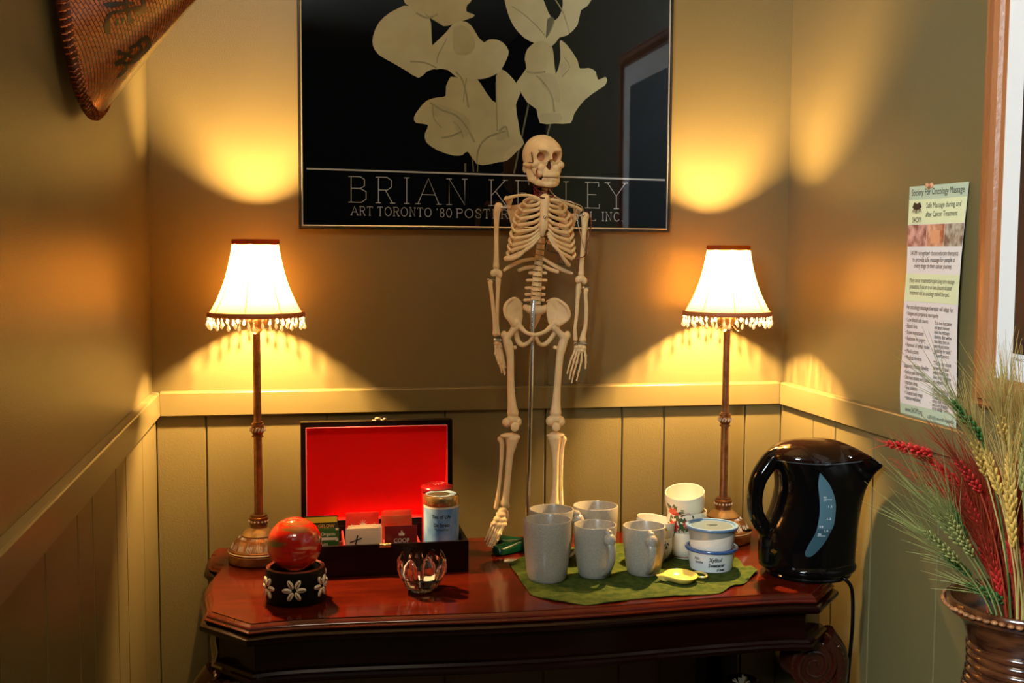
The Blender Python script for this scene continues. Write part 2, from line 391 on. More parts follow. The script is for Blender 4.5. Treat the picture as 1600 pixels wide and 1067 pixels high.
    # fringe of cut beads: two lengths alternating, each a string with a small bead and a drop
    NB = 44
    for kind in (0, 1):
        ln = .009 if kind == 0 else .0135
        proto = MB().lathe([(.0002, -.001), (.0019, -.003), (.0021, -.0048), (.0006, -.0066)], (0,0,0), 8)
        if kind: proto.lathe([(.0002, -.0066), (.0014, -.008), (.0014, -.0095), (.0006, -.0105)], (0,0,0), 8)
        proto.lathe([(.0005, -ln+.0025), (.0019, -ln-.001), (.0031, -ln-.0055), (.0033, -ln-.0075), (.0020, -ln-.0105), (.0002, -ln-.012)], (0,0,0), 8)
        po = proto.build('bead_drop', m_crys, None, smooth=20, org=(0,0,0))
        for k in range(kind, NB, 2):
            a = 2*PI*k/NB + rnd.uniform(-.03, .03)
            o = po if k == kind else bpy.data.objects.new('bead_drop', po.data)
            if k != kind: COL.objects.link(o)
            o.parent = L; o.location = Vector((x+(rb+.0006)*cs(a), y+(rb+.0006)*sn(a), zb-.0052)) - L.location
            o.rotation_euler = (rnd.uniform(-.12, .12), rnd.uniform(-.12, .12), a)
    return L
lamp(.2170, -.128, (1.4045, 1.2580), 'lit bronze table lamp beside the tea chest, left of the skeleton, with crystal bead fringe', 1)
lamp(1.2080, -.128, (1.3995, 1.2560), 'lit bronze table lamp behind the flowered cups and black kettle, with crystal bead fringe', 2)
#--SECTION2--
# ------------------------------------------------------------------ framed flower poster
PY = -.012
def pp(x, y, d=0): return at(x, y, PY-d)
PX0, PX1 = at(467, 355, -.02).x, at(1047, 366, -.02).x; PZ0 = 1.4295; PZ1 = 2.33
poster = thing('framed_poster', 'framed black poster of cream blossoms with thin lettering, on the wall behind the skeleton', 'poster', ((PX0+PX1)/2, 0, PZ0))
m_fr = mat('frame_black', (.02, .018, .016), .2, metal=.3, coat=.4); m_sil = mat('frame_silver', (.8, .76, .66), .2, metal=.8)
m_pblk = mat('poster_black', (.004, .0045, .006), .9, spec=.05); m_cream = mat('blossom_cream', (.92, .80, .42), .7, vary=(14, (.80, .66, .33)))
m_vein = mat('blossom_shadow', (.45, .38, .18), .7, vary=(30, (.62, .53, .27))); m_stem = mat('blossom_stem', (.22, .19, .10), .7)
m_cream2 = mat('blossom_pale', (.95, .85, .50), .7, vary=(18, (.86, .74, .40)))
m_line = mat('poster_line', (.85, .80, .70), .6)
def frame_bars(x0, x1, z0, z1, prof, mk):
    """mitred frame: prof = [(inset, depth)] closed"""
    m = MB(); rs = []
    for cx, cz, sx, sz in ((x0, z0, 1, 1), (x1, z0, -1, 1), (x1, z1, -1, -1), (x0, z1, 1, -1)):
        rs.append([mk(cx+sx*i, d, cz+sz*i) for i, d in prof])
    n = len(prof); vs = [p for r in rs for p in r]; fs = []
    for i in range(4):
        for j in range(n):
            k = (j+1)%n; i2 = (i+1)%4; fs.append((i*n+j, i*n+k, i2*n+k, i2*n+j))
    return m.add(vs, fs)
mkb = lambda u, d, z: Vector((u, -d, z))
frame_bars(PX0, PX1, PZ0, PZ1, [(0, .001), (0, .019), (.001, .020), (.0045, .020), (.0055, .019), (.0055, .001)], mkb).build('frame', m_fr, poster, smooth=0)
frame_bars(PX0, PX1, PZ0, PZ1, [(.0057, .008), (.0057, .0182), (.007, .0187), (.0088, .0175), (.0088, .008)], mkb).build('inner_rim', m_sil, poster, smooth=0)
MB().box((PX0+.0058, -.0115, PZ0+.0058), (PX1-.0058, -.002, PZ1-.0058)).build('print', m_pblk, poster, smooth=0)
MB().box((PX0+.009, -.0166, PZ0+.009), (PX1-.009, -.0156, PZ1-.009)).build('glass_pane', m_pane, poster, smooth=0)
def ppoly(pts, d, m, name='print_shape'):
    c = [pp(x, y, d) for x, y in pts]
    b = MB(); b.add(c, [tuple(range(len(c)))]); return b.build(name, m, poster, smooth=0)
def curve2(pts, n=3):
    P = list(pts)+[pts[0]]; return [(a, b) for a, b in spline(P, n*len(pts))][:-1]
def z7(l): return [(640+x/4.85, y/4.85) for x, y in l]
def z2(l): return [(460+x/2.81, y/2.81) for x, y in l]
def z3(l): return [(760+x/2.81, y/2.81) for x, y in l]
LOWER = [(704,120),(697,134),(696,150),(685,152),(667,157),(654,171),(647,183),(650,192),(669,195),(664,208),(666,222),(684,235),(709,243),(723,242),(731,237),(745,256),(762,257),(780,253),(792,251),(806,238),(819,224),(813,210),(810,192),(806,164),(813,146),(809,133),(796,117),(783,108),(775,120),(776,161),(760,145),(746,124),(730,122)]
BL_A = z2([(480,25),(420,55),(370,100),(345,160),(345,200),(370,240),(430,275),(490,310),(545,342),(580,315),(612,303),(640,300),(640,240),(605,200),(600,100),(575,60),(520,30)])
BL_B = z7([(165,350),(220,300),(280,240),(320,190),(360,165),(430,165),(480,210),(520,280),(565,320),(600,300),(660,300),(715,330),(752,390),(730,460),(695,525),(650,565),(570,595),(500,600),(430,600),(350,580),(290,530),(210,520),(165,520),(100,470)])
BL_T = z2([(478,-60),(480,0),(500,25),(570,60),(620,90),(655,115),(700,105),(785,75),(785,62),(755,50),(760,20),(778,0),(760,-80),(600,-120)])
BL_D = z3([(215,185),(180,215),(168,260),(175,300),(140,350),(135,375),(180,450),(220,480),(235,540),(300,542),(370,540),(385,500),(430,440),(490,395),(520,375),(530,350),(520,338),(490,350),(480,315),(450,298),(410,300),(400,265),(360,205),(330,178),(322,190),(325,260),(305,325),(295,240),(285,200),(250,180)])
BL_E = z3([(70,-90),(80,0),(95,60),(120,115),(165,165),(215,190),(285,205),(320,165),(355,155),(400,110),(415,45),(445,25),(470,-40),(400,-120),(340,-60),(335,20),(325,60),(300,90),(275,60),(262,30),(220,-60),(140,-120)])
stems = [([(727,255),(727,263.5+5)], 3), ([(736,225),(740,269)], 2.2), ([(747,250),(746,269)], 2), ([(826,162),(815,215),(803,271)], 2.6), ([(861,190),(851,225)], 2.6)]
def pline(pts, wd, d, m, name='print_line'):
    L_ = [Vector(p) for p in pts]; a = []; b = []
    for i, p in enumerate(L_):
        t = (L_[min(i+1, len(L_)-1)] - L_[max(i-1, 0)]).normalized(); n = Vector((-t.y, t.x))*wd/2
        a.append(pp(*(p+n), d)); b.append(pp(*(p-n), d))
    n = len(a); m_ = MB().add(a+b, [(i, i+1, n+i+1, n+i) for i in range(n-1)]); return m_ if m is None else m_.build(name, m, poster, smooth=0)
for pts, wd in stems: pline(spline(pts, 6), wd, .0003, m_stem, 'stem_print')
for k, (pl, m_) in enumerate(((LOWER, m_cream), (BL_A, m_cream2), (BL_T, m_cream), (BL_B, m_cream2), (BL_E, m_cream2), (BL_D, m_cream))):
    ppoly(curve2(pl, 2), .0005+.00018*k, m_, 'blossom_print')
veins = [[(712,112),(722,124),(728,145),(732,168)], [(729,122),(726,140),(724,160)], [(672,160),(690,172),(712,180),(730,200),(742,222)], [(676,165),(678,185),(690,200)], [(690,215),(706,212),(722,205)],
         [(800,10),(818,22),(838,40),(851,55)], [(866,32),(860,48),(853,58)], [(868,0),(880,20),(890,52)], [(866,175),(862,150),(850,130),(838,118)], [(878,120),(890,105),(882,90)], [(822,112),(836,114),(852,112)],
         [(683,98),(684,88),(692,72),(698,60)], [(641,96),(664,98),(682,106)], [(664,22),(676,30),(690,38)], [(650,20),(668,28),(684,22)], [(775,128),(776,165),(777,205)], [(745,256),(748,232),(762,214),(790,205)], [(708,190),(718,200),(724,215)], [(780,205),(790,198),(795,215)]]
for k, v in enumerate(veins): pline(spline(v, 8), (2.6, 1.4, 3.0, 1.6)[k%4], .0018, m_vein, 'vein_print')
for pl in (z7([(330,210),(400,190),(470,250),(500,330),(470,400),(390,420),(330,380)]), z7([(980,560),(1080,560),(1130,650),(1140,780),(1080,740),(1000,640)]), z7([(150,770),(260,800),(430,880),(460,1000),(380,1030),(300,900),(180,880)]),
           z7([(670,980),(720,960),(750,1020),(700,1060),(660,1060)]), z7([(990,860),(1140,860),(1145,925),(995,925)]), z7([(1140,480),(1200,490),(1170,580),(1150,560)])):
    ppoly(curve2(pl, 2), .00165, mat('blossom_mid', (.72, .61, .30), .7, vary=(22, (.82, .70, .38))), 'petal_shadow_print')
ppoly(curve2([(855,30),(861,26),(866,30),(862,42),(855,58),(853,56)], 2), .0019, m_stem, 'stamen_print')
def pbox(x0, y0, x1, y1, wd, m=m_line): pline([(x0, y0), (x1, y1)], wd, .0006, m)
pbox(479, 263.4, 1039, 281.3, 2.6)
# thin slab lettering from strokes on a unit cell
GL = {'A': (.9, [[(0,0),(.45,1),(.9,0)], [(.16,.36),(.74,.36)]], [(0,0),(.9,0)]), 'B': (.75, [[(.1,0),(.1,1)], [(.1,1),(.5,1),(.68,.9),(.68,.64),(.5,.54),(.1,.54)], [(.5,.54),(.75,.42),(.75,.13),(.55,0),(.1,0)]], [(.1,0),(.1,1)]),
      'R': (.8, [[(.1,0),(.1,1)], [(.1,1),(.5,1),(.7,.88),(.7,.62),(.5,.5),(.1,.5)], [(.42,.5),(.75,0)]], [(.1,0),(.1,1),(.75,0)]), 'I': (.2, [[(.1,0),(.1,1)]], [(.1,0),(.1,1)]),
      'N': (.85, [[(.1,0),(.1,1),(.75,0),(.75,1)]], [(.1,0),(.1,1),(.75,1)]), 'K': (.8, [[(.1,0),(.1,1)], [(.7,1),(.1,.38)], [(.28,.56),(.75,0)]], [(.1,0),(.1,1),(.7,1),(.75,0)]),
      'E': (.7, [[(.65,.16),(.65,0),(.1,0),(.1,1),(.62,1),(.62,.84)], [(.1,.52),(.5,.52)]], [(.1,0),(.1,1)]), 'L': (.65, [[(.1,1),(.1,0),(.6,0),(.6,.16)]], [(.1,1)]),
      'Y': (.8, [[(.05,1),(.4,.48),(.75,1)], [(.4,.48),(.4,0)]], [(.05,1),(.75,1),(.4,0)]), 'T': (.75, [[(.37,0),(.37,1)], [(0,.84),(0,1),(.75,1),(.75,.84)]], [(.37,0)]),
      'O': (.95, [[(.47+.45*cs(2*PI*i/16), .5+.5*sn(2*PI*i/16)) for i in range(17)]], []), 'S': (.6, [[(.55,.78),(.55,.9),(.4,1),(.18,1),(.05,.88),(.05,.68),(.18,.57),(.45,.47),(.58,.34),(.58,.14),(.42,0),(.18,0),(.05,.1),(.05,.24)]], []),
      'P': (.7, [[(.1,0),(.1,1)], [(.1,1),(.5,1),(.68,.88),(.68,.62),(.5,.5),(.1,.5)]], [(.1,0),(.1,1)]), 'C': (.8, [[(.75,.8),(.6,.95),(.4,1),(.15,.85),(.03,.5),(.15,.15),(.4,0),(.62,.05),(.77,.2)]], []),
      '8': (.6, [[(.3+.22*cs(2*PI*i/12), .76+.24*sn(2*PI*i/12)) for i in range(13)], [(.3+.28*cs(2*PI*i/12), .26+.26*sn(2*PI*i/12)) for i in range(13)]], []),
      '0': (.75, [[(.37+.33*cs(2*PI*i/14), .5+.5*sn(2*PI*i/14)) for i in range(15)]], []), "'": (.2, [[(.1,1),(.08,.78)]], []), '.': (.2, [[(.08,.0),(.14,.06)]], [])}
def letters(items, base, capf, wd, serif, name):
    """items = [(char, x0, x1)] in picture pixels; base(x) = y of the baseline"""
    m = MB()
    for ch, x0, x1 in items:
        gw, st, sf = GL[ch]; k = (x1-x0)/gw
        tr = lambda u, v: (x0+u*k, base(x0+u*k)-v*capf)
        for s_ in st:
            q = pline([tr(*p) for p in s_], wd, .0006, None); m.add(q.v, q.f)
        for u, v in sf:
            X, Y = tr(u, v); q = pline([(X-serif, Y), (X+serif, Y)], wd, .0008, None); m.add(q.v, q.f)
    return m.build(name, m_line, poster, smooth=0)
bl1 = lambda x: 315.6 + (x-545)*.0245
letters([('B',545,572),('R',588,615),('I',630,641),('A',653,686),('N',698,730),('K',764,793),('E',806,829),('L',844,866),('L',881,903),('E',915,938),('Y',947,979)], bl1, 40, 1.25, 4.2, 'title_lettering')
bl2 = lambda x: 335.8 + (x-549)*.0235
def run(st, x0, x1):
    ws = [GL[c][0]+.28 for c in st]; k = (x1-x0)/(sum(ws)-.28); out = []; x = x0
    for c, w_ in zip(st, ws): out.append((c, x, x+GL[c][0]*k)); x += w_*k
    return out
letters(run('ART',549,582)+run('TORONTO',590,674)+run("'80",682,706)+run('POSTERS',713,806)+run('L',922,931)+run('INC.',941,973), bl2, 13.6, 1.0, 1.6, 'subtitle_lettering')

# ------------------------------------------------------------------ picture on the right wall
XW = W
fp = atx(1522, 632, XW-.012); fy0, fz0 = fp.y, fp.z; fy1, fz1 = fy0-.62, fz0+.92
m_oak = mat('oak_frame', (.40, .16, .055), .33, vary=(16, (.30, .10, .03), (1, 1, .12)), bump=(90, .3)); m_matb = mat('mat_board', (.86, .87, .85), .7); m_photo = mat('dark_photo', (.012, .011, .010), .5)
pic = thing('framed_picture', 'wood-framed picture with a wide white mat on the right wall above the wheat', 'picture', (XW, (fy0+fy1)/2, fz0))
mkr = lambda u, d, z: Vector((XW-d, fy0-u, z))
frame_bars(0, .62, fz0, fz1, [(0, .001), (0, .014), (.004, .0175), (.009, .0175), (.0095, .0145), (.0125, .0145), (.015, .021), (.030, .023), (.038, .018), (.042, .012), (.050, .011), (.050, .001)], mkr).build('frame', m_oak, pic, smooth=0)
MB().box((XW-.0095, fy1+.049, fz0+.049), (XW-.0015, fy0-.049, fz1-.049)).build('mat_board', m_matb, pic, smooth=0)
q = atx(1583.5, 552, XW-.0096)
MB().box((XW-.0108, fy1+.12, q.z), (XW-.0096, q.y, fz1-.12)).build('dark_photo', m_photo, pic, smooth=0)
MB().text('Newport Garden', lambda u, v: Vector((XW-.0098, q.y-.001-u, q.z-.011+v)), .009).build('caption', m_ink, pic, smooth=0)

# ------------------------------------------------------------------ leaflet pinned to the right wall
A0 = atx(1423, 292, XW); A1 = atx(1517, 284, XW); B0 = atx(1408, 648, XW); B1 = atx(1499, 668, XW)
def fl(u, v, d=0):
    """u 0..1 across, v 0..1 downwards; paper that bows off the wall at its right edge"""
    t = A0.lerp(A1, u); b = B0.lerp(B1, u); p = t.lerp(b, v)
    off = .0018 + .009*(u**2)*sn(PI*min(1, v*.9+.15))**2 + .0045*sn(v*9.0)**2*v*(1-u)*.7 + .006*v*u
    p.x = XW - off - d; p.y -= .0035*sn(v*7)*v; return p
def sheet(u0, v0, u1, v1, d, m, name, par, n=14):
    k = max(2, int(n*abs(v1-v0))+2); j = max(2, int(8*abs(u1-u0))+2); vs = []; fs = []
    for a in range(k+1):
        for b in range(j+1): vs.append(fl(lerp(u0, u1, b/j), lerp(v0, v1, a/k), d))
    for a in range(k):
        for b in range(j): i = a*(j+1)+b; fs.append((i, i+1, i+j+2, i+j+1))
    return MB().add(vs, fs).build(name, m, par, smooth=60)
m_paper = mat('leaflet_paper', (.86, .80, .74), .6, vary=(7, (.88, .72, .68), (1, 1, .6)))
m_pal = mat('leaflet_yellow', (.80, .84, .50), .6); m_pgr = mat('leaflet_green', (.52, .62, .44), .6)
leaf = thing('leaflet', 'tall paper massage leaflet pinned to the right wall above the chair rail', 'leaflet', (XW, (A0.y+A1.y)/2, B0.z))
k = 26; vs = []; fs = []
for side in (0, 1):
    for a in range(k+1):
        for b in range(9): vs.append(fl(b/8, a/k, -.0004*side))
n_ = (k+1)*9
for a in range(k):
    for b in range(8):
        i = a*9+b; fs.append((i, i+1, i+10, i+9)); fs.append((n_+i, n_+i+9, n_+i+10, n_+i+1))
for a in range(k):
    for b in (0, 8): i = a*9+b; fs.append((i, i+9, n_+i+9, n_+i))
for b in range(8):
    for a in (0, k): i = a*9+b; fs.append((i, i+1, n_+i+1, n_+i))
MB().add(vs, fs).build('paper', m_paper, leaf, smooth=40)
sheet(0, 0, 1, .058, .0003, m_pgr, 'green_band', leaf); sheet(0, .058, 1, .163, .0003, m_pal, 'yellow_band', leaf)
sheet(0, .375, 1, .495, .0003, m_pal, 'yellow_band', leaf); sheet(0, .945, 1, 1, .0003, m_pgr, 'green_band', leaf)
for i, (u0, u1, c1, c2) in enumerate(((.0, .345, (.75,.42,.33), (.25,.08,.06)), (.352, .665, (.80,.45,.28), (.42,.12,.05)), (.672, 1, (.60,.55,.42), (.16,.10,.07)))):
    sheet(u0, .165, u1, .258, .0004, mat('photo_print', c1, .5, vary=(55, c2, (1, 1, 1))), 'photo_print', leaf)
    if i == 1: sheet(u0+.08, .19, u0+.24, .245, .0006, mat('skin_print', (.78, .36, .18), .5), 'photo_print', leaf)
def ftext(st, u0, v, u1, sz, name='leaflet_text'):
    H = (A0-B0).length; Wd = (A1-A0).length
    MB().text(st, lambda a, b: fl(u0+a/Wd, v-b/H, .0008), sz*1.32, fit=(u1-u0)*Wd).build(name, m_ink, leaf, smooth=0, fixn=False)
ftext('Society For Oncology Massage', .05, .040, .95, .0125, 'heading_text')
ftext('Safe Massage during and', .32, .095, .92, .0105); ftext('after Cancer Treatment', .32, .133, .87, .0105); ftext('S4OM', .08, .155, .24, .0105)
for i, st in enumerate(('S4OM recognized classes educate therapists', 'to provide safe massage for people at', 'every stage of their cancer journey.')): ftext(st, .07+.04*i, .296+.027*i, .95-.05*i, .0095)
for i, st in enumerate(('Many cancer treatments require long term massage', 'precautions. If you are in or have a history of cancer', 'treatment visit an oncology trained therapist.')): ftext(st, .08+.01*i, .412+.027*i, .92-.04*i, .009)
ftext('An oncology massage therapist will adapt for:', .06, .528, .93, .009)
for i, st in enumerate(('Fatigue and peripheral neuropathy', 'Low blood cell counts', 'Blood clots', 'Bone metastases', 'Radiation or surgery', 'Removal of lymph nodes', 'Medications', 'Medical devices')): ftext('• '+st, .06, .556+.0275*i, (.64, .46, .26, .38, .42, .50, .30, .36)[i]+.02, .0085)
ftext('Supported Massage Benefits:', .06, .785, .52, .009)
for i, st in enumerate(('Reduce pain and fatigue', 'Decrease anxiety and nausea', 'Improve sleep', 'Ease isolation', 'Enhance body image', 'Nurture well-being')): ftext('• '+st, .07+.006*i, .812+.0225*i, (.46, .54, .33, .33, .43, .39)[i], .0085)
for j, blk in enumerate((('"It is true that cancer', 'and cancer treatment', 'limit the massage', 'choices. But within', 'those limits, there are', 'many rich and creative', 'possibilities for touch."', 'Therapist'), ('"This is not about', 'pampering, it\'s about', 'keeping myself in one', 'piece until I am done', 'with treatment." Client'), ('"After my mastectomy', 'all energy had left.', 'I could feel it again', 'active after treatment', 'and I am grateful.', 'by the massage." Client'))):
    for i, st in enumerate(blk): ftext(st, .60, (.585, .755, .868)[j]+.0195*i*(1 if j < 2 else .8), (.60 + (.27 if i % 3 else .31)), .0075)
ftext('www.S4OM.org', .10, .978, .42, .0105); ftext('a 501(c)(3) non-profit organization', .52, .986, .97, .007)
# little emblem: a cluster of dark hands
H_ = (A0-B0).length; Wd_ = (A1-A0).length
em = MB()
for a in range(-3, 4):
    c0 = (.155+.012*a, .085); c1 = (.155+.028*a, .118-.002*abs(a))
    em.add([fl(c0[0]-.008, c0[1], .0008), fl(c0[0]+.008, c0[1], .0008), fl(c1[0]+.006, c1[1], .0008), fl(c1[0]-.006, c1[1], .0008)], [(0,1,2,3)])
for s_ in (-1, 1): em.add([fl(.155, .075, .0009), fl(.155+s_*.05, .068, .0009), fl(.155+s_*.085, .09, .0009), fl(.155+s_*.05, .098, .0009), fl(.155, .102, .0009)], [(0,1,2,3,4)])
em.build('emblem', m_ink, leaf, smooth=0, fixn=False)
pn = fl(.40, .002, .0); m_pin = mat('push_pin', (.75, .36, .20), .3)
pin = thing('push_pin', 'copper-coloured push pin holding the leaflet at its top edge', 'push pin', pn)
MB().lathe([(.0045, .0), (.0045, .002), (.0022, .003), (.0026, .007), (.0042, .0095), (.0042, .0108), (.0015, .0118)], pn-Vector((.0005, 0, 0)), 20, ax=(-1, 0, 0)).build('head', m_pin, pin)

# ------------------------------------------------------------------ woven conical hat on the left wall
HC = Vector((.018, -.7466, 1.7925)); HR = .2275; HH = .190
m_hat = bpy.data.materials.new('woven_bamboo'); m_hat.use_nodes = True
nt = m_hat.node_tree; b = nt.nodes['Principled BSDF']; b.inputs['Roughness'].default_value = .22; b.inputs['Coat Weight'].default_value = .8; b.inputs['Coat Roughness'].default_value = .15
tc = nt.nodes.new('ShaderNodeTexCoord'); mp = nt.nodes.new('ShaderNodeMapping'); mp.inputs['Rotation'].default_value = (.6, 0, 0); nt.links.new(tc.outputs['Object'], mp.inputs[0])
ck = nt.nodes.new('ShaderNodeTexBrick'); ck.inputs['Scale'].default_value = 1
ck.inputs['Color1'].default_value = (.90, .24, .04, 1); ck.inputs['Color2'].default_value = (.70, .14, .02, 1); ck.inputs['Mortar'].default_value = (.10, .018, .006, 1)
ck.inputs['Brick Width'].default_value = .0095; ck.inputs['Row Height'].default_value = .0042; ck.inputs['Mortar Size'].default_value = .0007; ck.inputs['Mortar Smooth'].default_value = .8
sw = nt.nodes.new('ShaderNodeCombineXYZ'); sp_ = nt.nodes.new('ShaderNodeSeparateXYZ'); nt.links.new(mp.outputs[0], sp_.inputs[0]); nt.links.new(sp_.outputs['Y'], sw.inputs['X']); nt.links.new(sp_.outputs['Z'], sw.inputs['Y'])
nt.links.new(sw.outputs[0], ck.inputs['Vector']); nt.links.new(ck.outputs['Color'], b.inputs['Base Color'])
bp = nt.nodes.new('ShaderNodeBump'); bp.inputs['Strength'].default_value = 1; bp.inputs['Distance'].default_value = .004; iv = nt.nodes.new('ShaderNodeMath'); iv.operation = 'SUBTRACT'; iv.inputs[0].default_value = 1
nt.links.new(ck.outputs['Fac'], iv.inputs[1]); nt.links.new(iv.outputs[0], bp.inputs['Height']); nt.links.new(bp.outputs[0], b.inputs['Normal'])
hat = thing('woven_hat', 'reddish conical woven bamboo hat with black brush characters hung high on the left wall', 'hat', HC)
NH = 96
def hring(r, x): return [Vector((HC.x+x, HC.y+r*cs(2*PI*j/NH), HC.z+r*sn(2*PI*j/NH))) for j in range(NH)]
MB().rings([hring(.002, HH), hring(.012, HH-.004), hring(HR*.3, HH*.70), hring(HR*.6, HH*.40), hring(HR*.90, HH*.10), hring(HR*.992, HH*.008), hring(HR*.97, HH*.008), hring(HR*.6, HH*.375), hring(HR*.3, HH*.675), hring(.010, HH-.008)], True, True).build('cone', m_hat, hat, smooth=60)
m_rimh = mat('dark_rim', (.16, .035, .012), .3, coat=.4)
MB().lathe([(HR*.96, -.005), (HR*.985, -.006), (HR*.998, -.003), (HR*1.002, .001), (HR*.990, .005), (HR*.962, .0095), (HR*.95, .003)], HC, NH, ax=(1,0,0), cap0=False, cap1=False).build('rim', m_rimh, hat)
st_ = MB()
for k in range(150):
    a = 2*PI*k/150; st_.tube([HC+Vector((x, r*HR*cs(a+d), r*HR*sn(a+d))) for x, r, d in ((.0105, .955, 0), (.0085, .975, .006), (.003, 1.002, .012), (-.003, 1.000, .018))], .0011, 4)
so = st_.build('rim_stitching', m_hat, hat); so['kind'] = 'stuff'
def hatpt(x, y, lift=.0012):
    """where the picture ray meets the cone"""
    d = (at(x, y, 0)-CAM).normalized(); k = HR/HH; apex = HC+Vector((HH, 0, 0))
    o = CAM-apex; A = d.y**2+d.z**2-k*k*d.x**2; B = 2*(o.y*d.y+o.z*d.z-k*k*o.x*d.x); Cc = o.y**2+o.z**2-k*k*o.x**2
    D = B*B-4*A*Cc
    if D < 0: return None
    ts = sorted(t for t in ((-B-math.sqrt(D))/(2*A), (-B+math.sqrt(D))/(2*A)) if t > 0 and (o+d*t).x < .01)
    return CAM+d*(ts[0]) - d*lift if ts else None
def zh(l): return [(100+x/5.615, y/5.615) for x, y in l]
strokes = [(zh([(340,35),(420,40),(520,30),(620,25)]), (1.5,5,3.5,2)), (zh([(530,-60),(545,20),(560,90)]), (3,3.5,3)), (zh([(680,-60),(700,20),(700,90),(640,130)]), (3,4,4.5,2)), (zh([(380,140),(430,110),(520,95),(640,70),(700,90)]), (2.5,3,2.5,4,4)),
           (zh([(400,130),(380,180),(380,240),(390,300)]), (3,4,6,4)), (zh([(470,160),(455,230)]), (3,2)), (zh([(520,155),(510,215)]), (3,2)), (zh([(575,100),(575,150),(585,190),(610,160)]), (3,4,5,2.5)), (zh([(640,90),(650,130)]), (4,3)),
           (zh([(715,310),(730,350),(740,400),(700,470)]), (3,6,5,3)), (zh([(700,330),(640,390),(570,430)]), (4,3,3)), (zh([(480,440),(490,475)]), (4,4)), (zh([(470,480),(530,470),(600,500),(650,480)]), (2,3,4,3)), (zh([(450,570),(500,540),(560,560),(640,520),(700,450)]), (4,5,3,4,3)),
           (zh([(480,570),(540,500),(600,440)]), (3,3,2)), (zh([(540,560),(545,600),(500,650),(460,690)]), (3,3.5,3,1)), (zh([(650,370),(680,430),(640,480)]), (2.5,3,2))]
for pts, wd in strokes:
    P_ = spline([(*p, w_) for p, w_ in zip(pts, wd)], 14); a = []; bb = []
    ok = True
    for i, (x, y, w_) in enumerate(P_):
        x1, y1, _ = P_[min(i+1, 14)]; x0, y0, _ = P_[max(i-1, 0)]; t = Vector((x1-x0, y1-y0)).normalized(); n = Vector((-t.y, t.x))*w_*.85
        h1 = hatpt(x+n.x, y+n.y); h2 = hatpt(x-n.x, y-n.y)
        if h1 is None or h2 is None: ok = False; break
        a.append(h1); bb.append(h2)
    if ok: MB().add(a+bb, [(i, i+1, 15+i+1, 15+i) for i in range(14)]).build('brush_stroke', mat('brush_ink', (.012, .008, .006), .3, coat=.5) if 'm_bi' not in globals() else m_bi, hat, smooth=0)
    m_bi = bpy.data.materials.get('brush_ink')
#--SECTION3--
# ------------------------------------------------------------------ model skeleton on a chrome rod
YS = -.14; SK = mpp((.78, YS, 1.15))
def K(x, y, d=0): return at(x, y, YS - d*SK)        # d = picture pixels towards the viewer
sk = thing('skeleton_model', 'cream plastic desk skeleton standing on a chrome rod between the two lamps', 'skeleton', (.772, YS, ZT))
def bone(name, segs, parent, vs=.0011, it=3, balls=(), carve=None, m=None):
    """segs: lists of (x, y, d, radius) in picture pixels; balls: (x, y, d, rx, rd, rz)"""
    b = MB()
    for sg in segs:
        n = max(2, 5*(len(sg)-1)); P_ = spline([tuple(map(float, q)) for q in sg], n)
        b.tube([K(p[0], p[1], p[2]) for p in P_], [p[3]*SK for p in P_], 12)
        for q in (P_[0], P_[-1]): b.ell(K(*q[:3]), q[3]*SK*.98, None, 12, 8)
    for bl in balls: b.ell(K(*bl[:3]), (bl[3]*SK, bl[4]*SK, bl[5]*SK), bl[6] if len(bl) > 6 else None, 18, 12)
    r = remesh(b, vs, it, carve) if vs else b
    return r.build(name, m or m_bone, parent, smooth=70)
# skull (local frame turned 24 degrees towards the viewer's right)
HCn = K(849, 243, 0); MR = Matrix.Rotation(math.radians(11), 3, 'Z')
def SKL(x, f, z): return HCn + MR @ Vector((x*SK, -f*SK, z*SK))
def sb(b, c, r, rot=None): b.ell(SKL(*c), (r[0]*SK, r[1]*SK, r[2]*SK), MR @ (rot or Matrix.Identity(3)), 24, 16)
b = MB(); sb(b, (0,-7,1.5), (29.5,34,31)); sb(b, (0,6,3), (27,24,24)); sb(b, (0,12,-4), (24,16.5,19)); sb(b, (0,20,-26), (13,9.5,9.5)); sb(b, (0,-14,-14), (26,22,15))
for s in (-1, 1):
    sb(b, (s*20,16,-15), (7.5,8,6.5)); sb(b, (s*10.5,25.5,6.5), (9,4,3.4)); sb(b, (s*12,20,-21), (7,6,7))
    b.tube([SKL(s*21,15,-15), SKL(s*29,8,-16), SKL(s*31,0,-15), SKL(s*28,-8,-14)], [3.2*SK, 2.6*SK, 2.4*SK, 3*SK], 10)
    sb(b, (s*26,-10,-20), (4,5,7)); sb(b, (s*16,12,-23), (8,10,9)); sb(b, (s*14,17,-29), (6,8,6))
sb(b, (0,28,-7), (2.8,4,7))
b.tube([SKL(-10,24,-31), SKL(-5,27.6,-32), SKL(0,28.6,-32), SKL(5,27.6,-32), SKL(10,24,-31)], 4.2*SK, 10)
rm = remesh(b, .0010, 3); MI = MR.inverted()
for i, v in enumerate(rm.v):        # sink the eye sockets and the nose opening into the face
    q = MI @ (v-HCn); x, f, z = q.x/SK, -q.y/SK, q.z/SK
    if f > 8:
        for cx_, cz_, rx_, rz_, fl_ in ((-10.8,-3.6,8.3,7.8,12.5), (10.8,-3.6,8.3,7.8,12.5), (0,-19,5.0,5.0,19.5), (0,-14.5,3.6,6.2,19.5)):
            r_ = math.hypot((x-cx_)/rx_, (z-cz_)/rz_)
            if r_ < 1.08 and f > fl_: k = max(0, min(1, (1.08-r_)/.20)); f = lerp(f, fl_, k*k*(3-2*k))
        rm.v[i] = HCn + MR @ Vector((x*SK, -f*SK, z*SK))
skull = rm.build('skull', m_bone, sk, smooth=70)
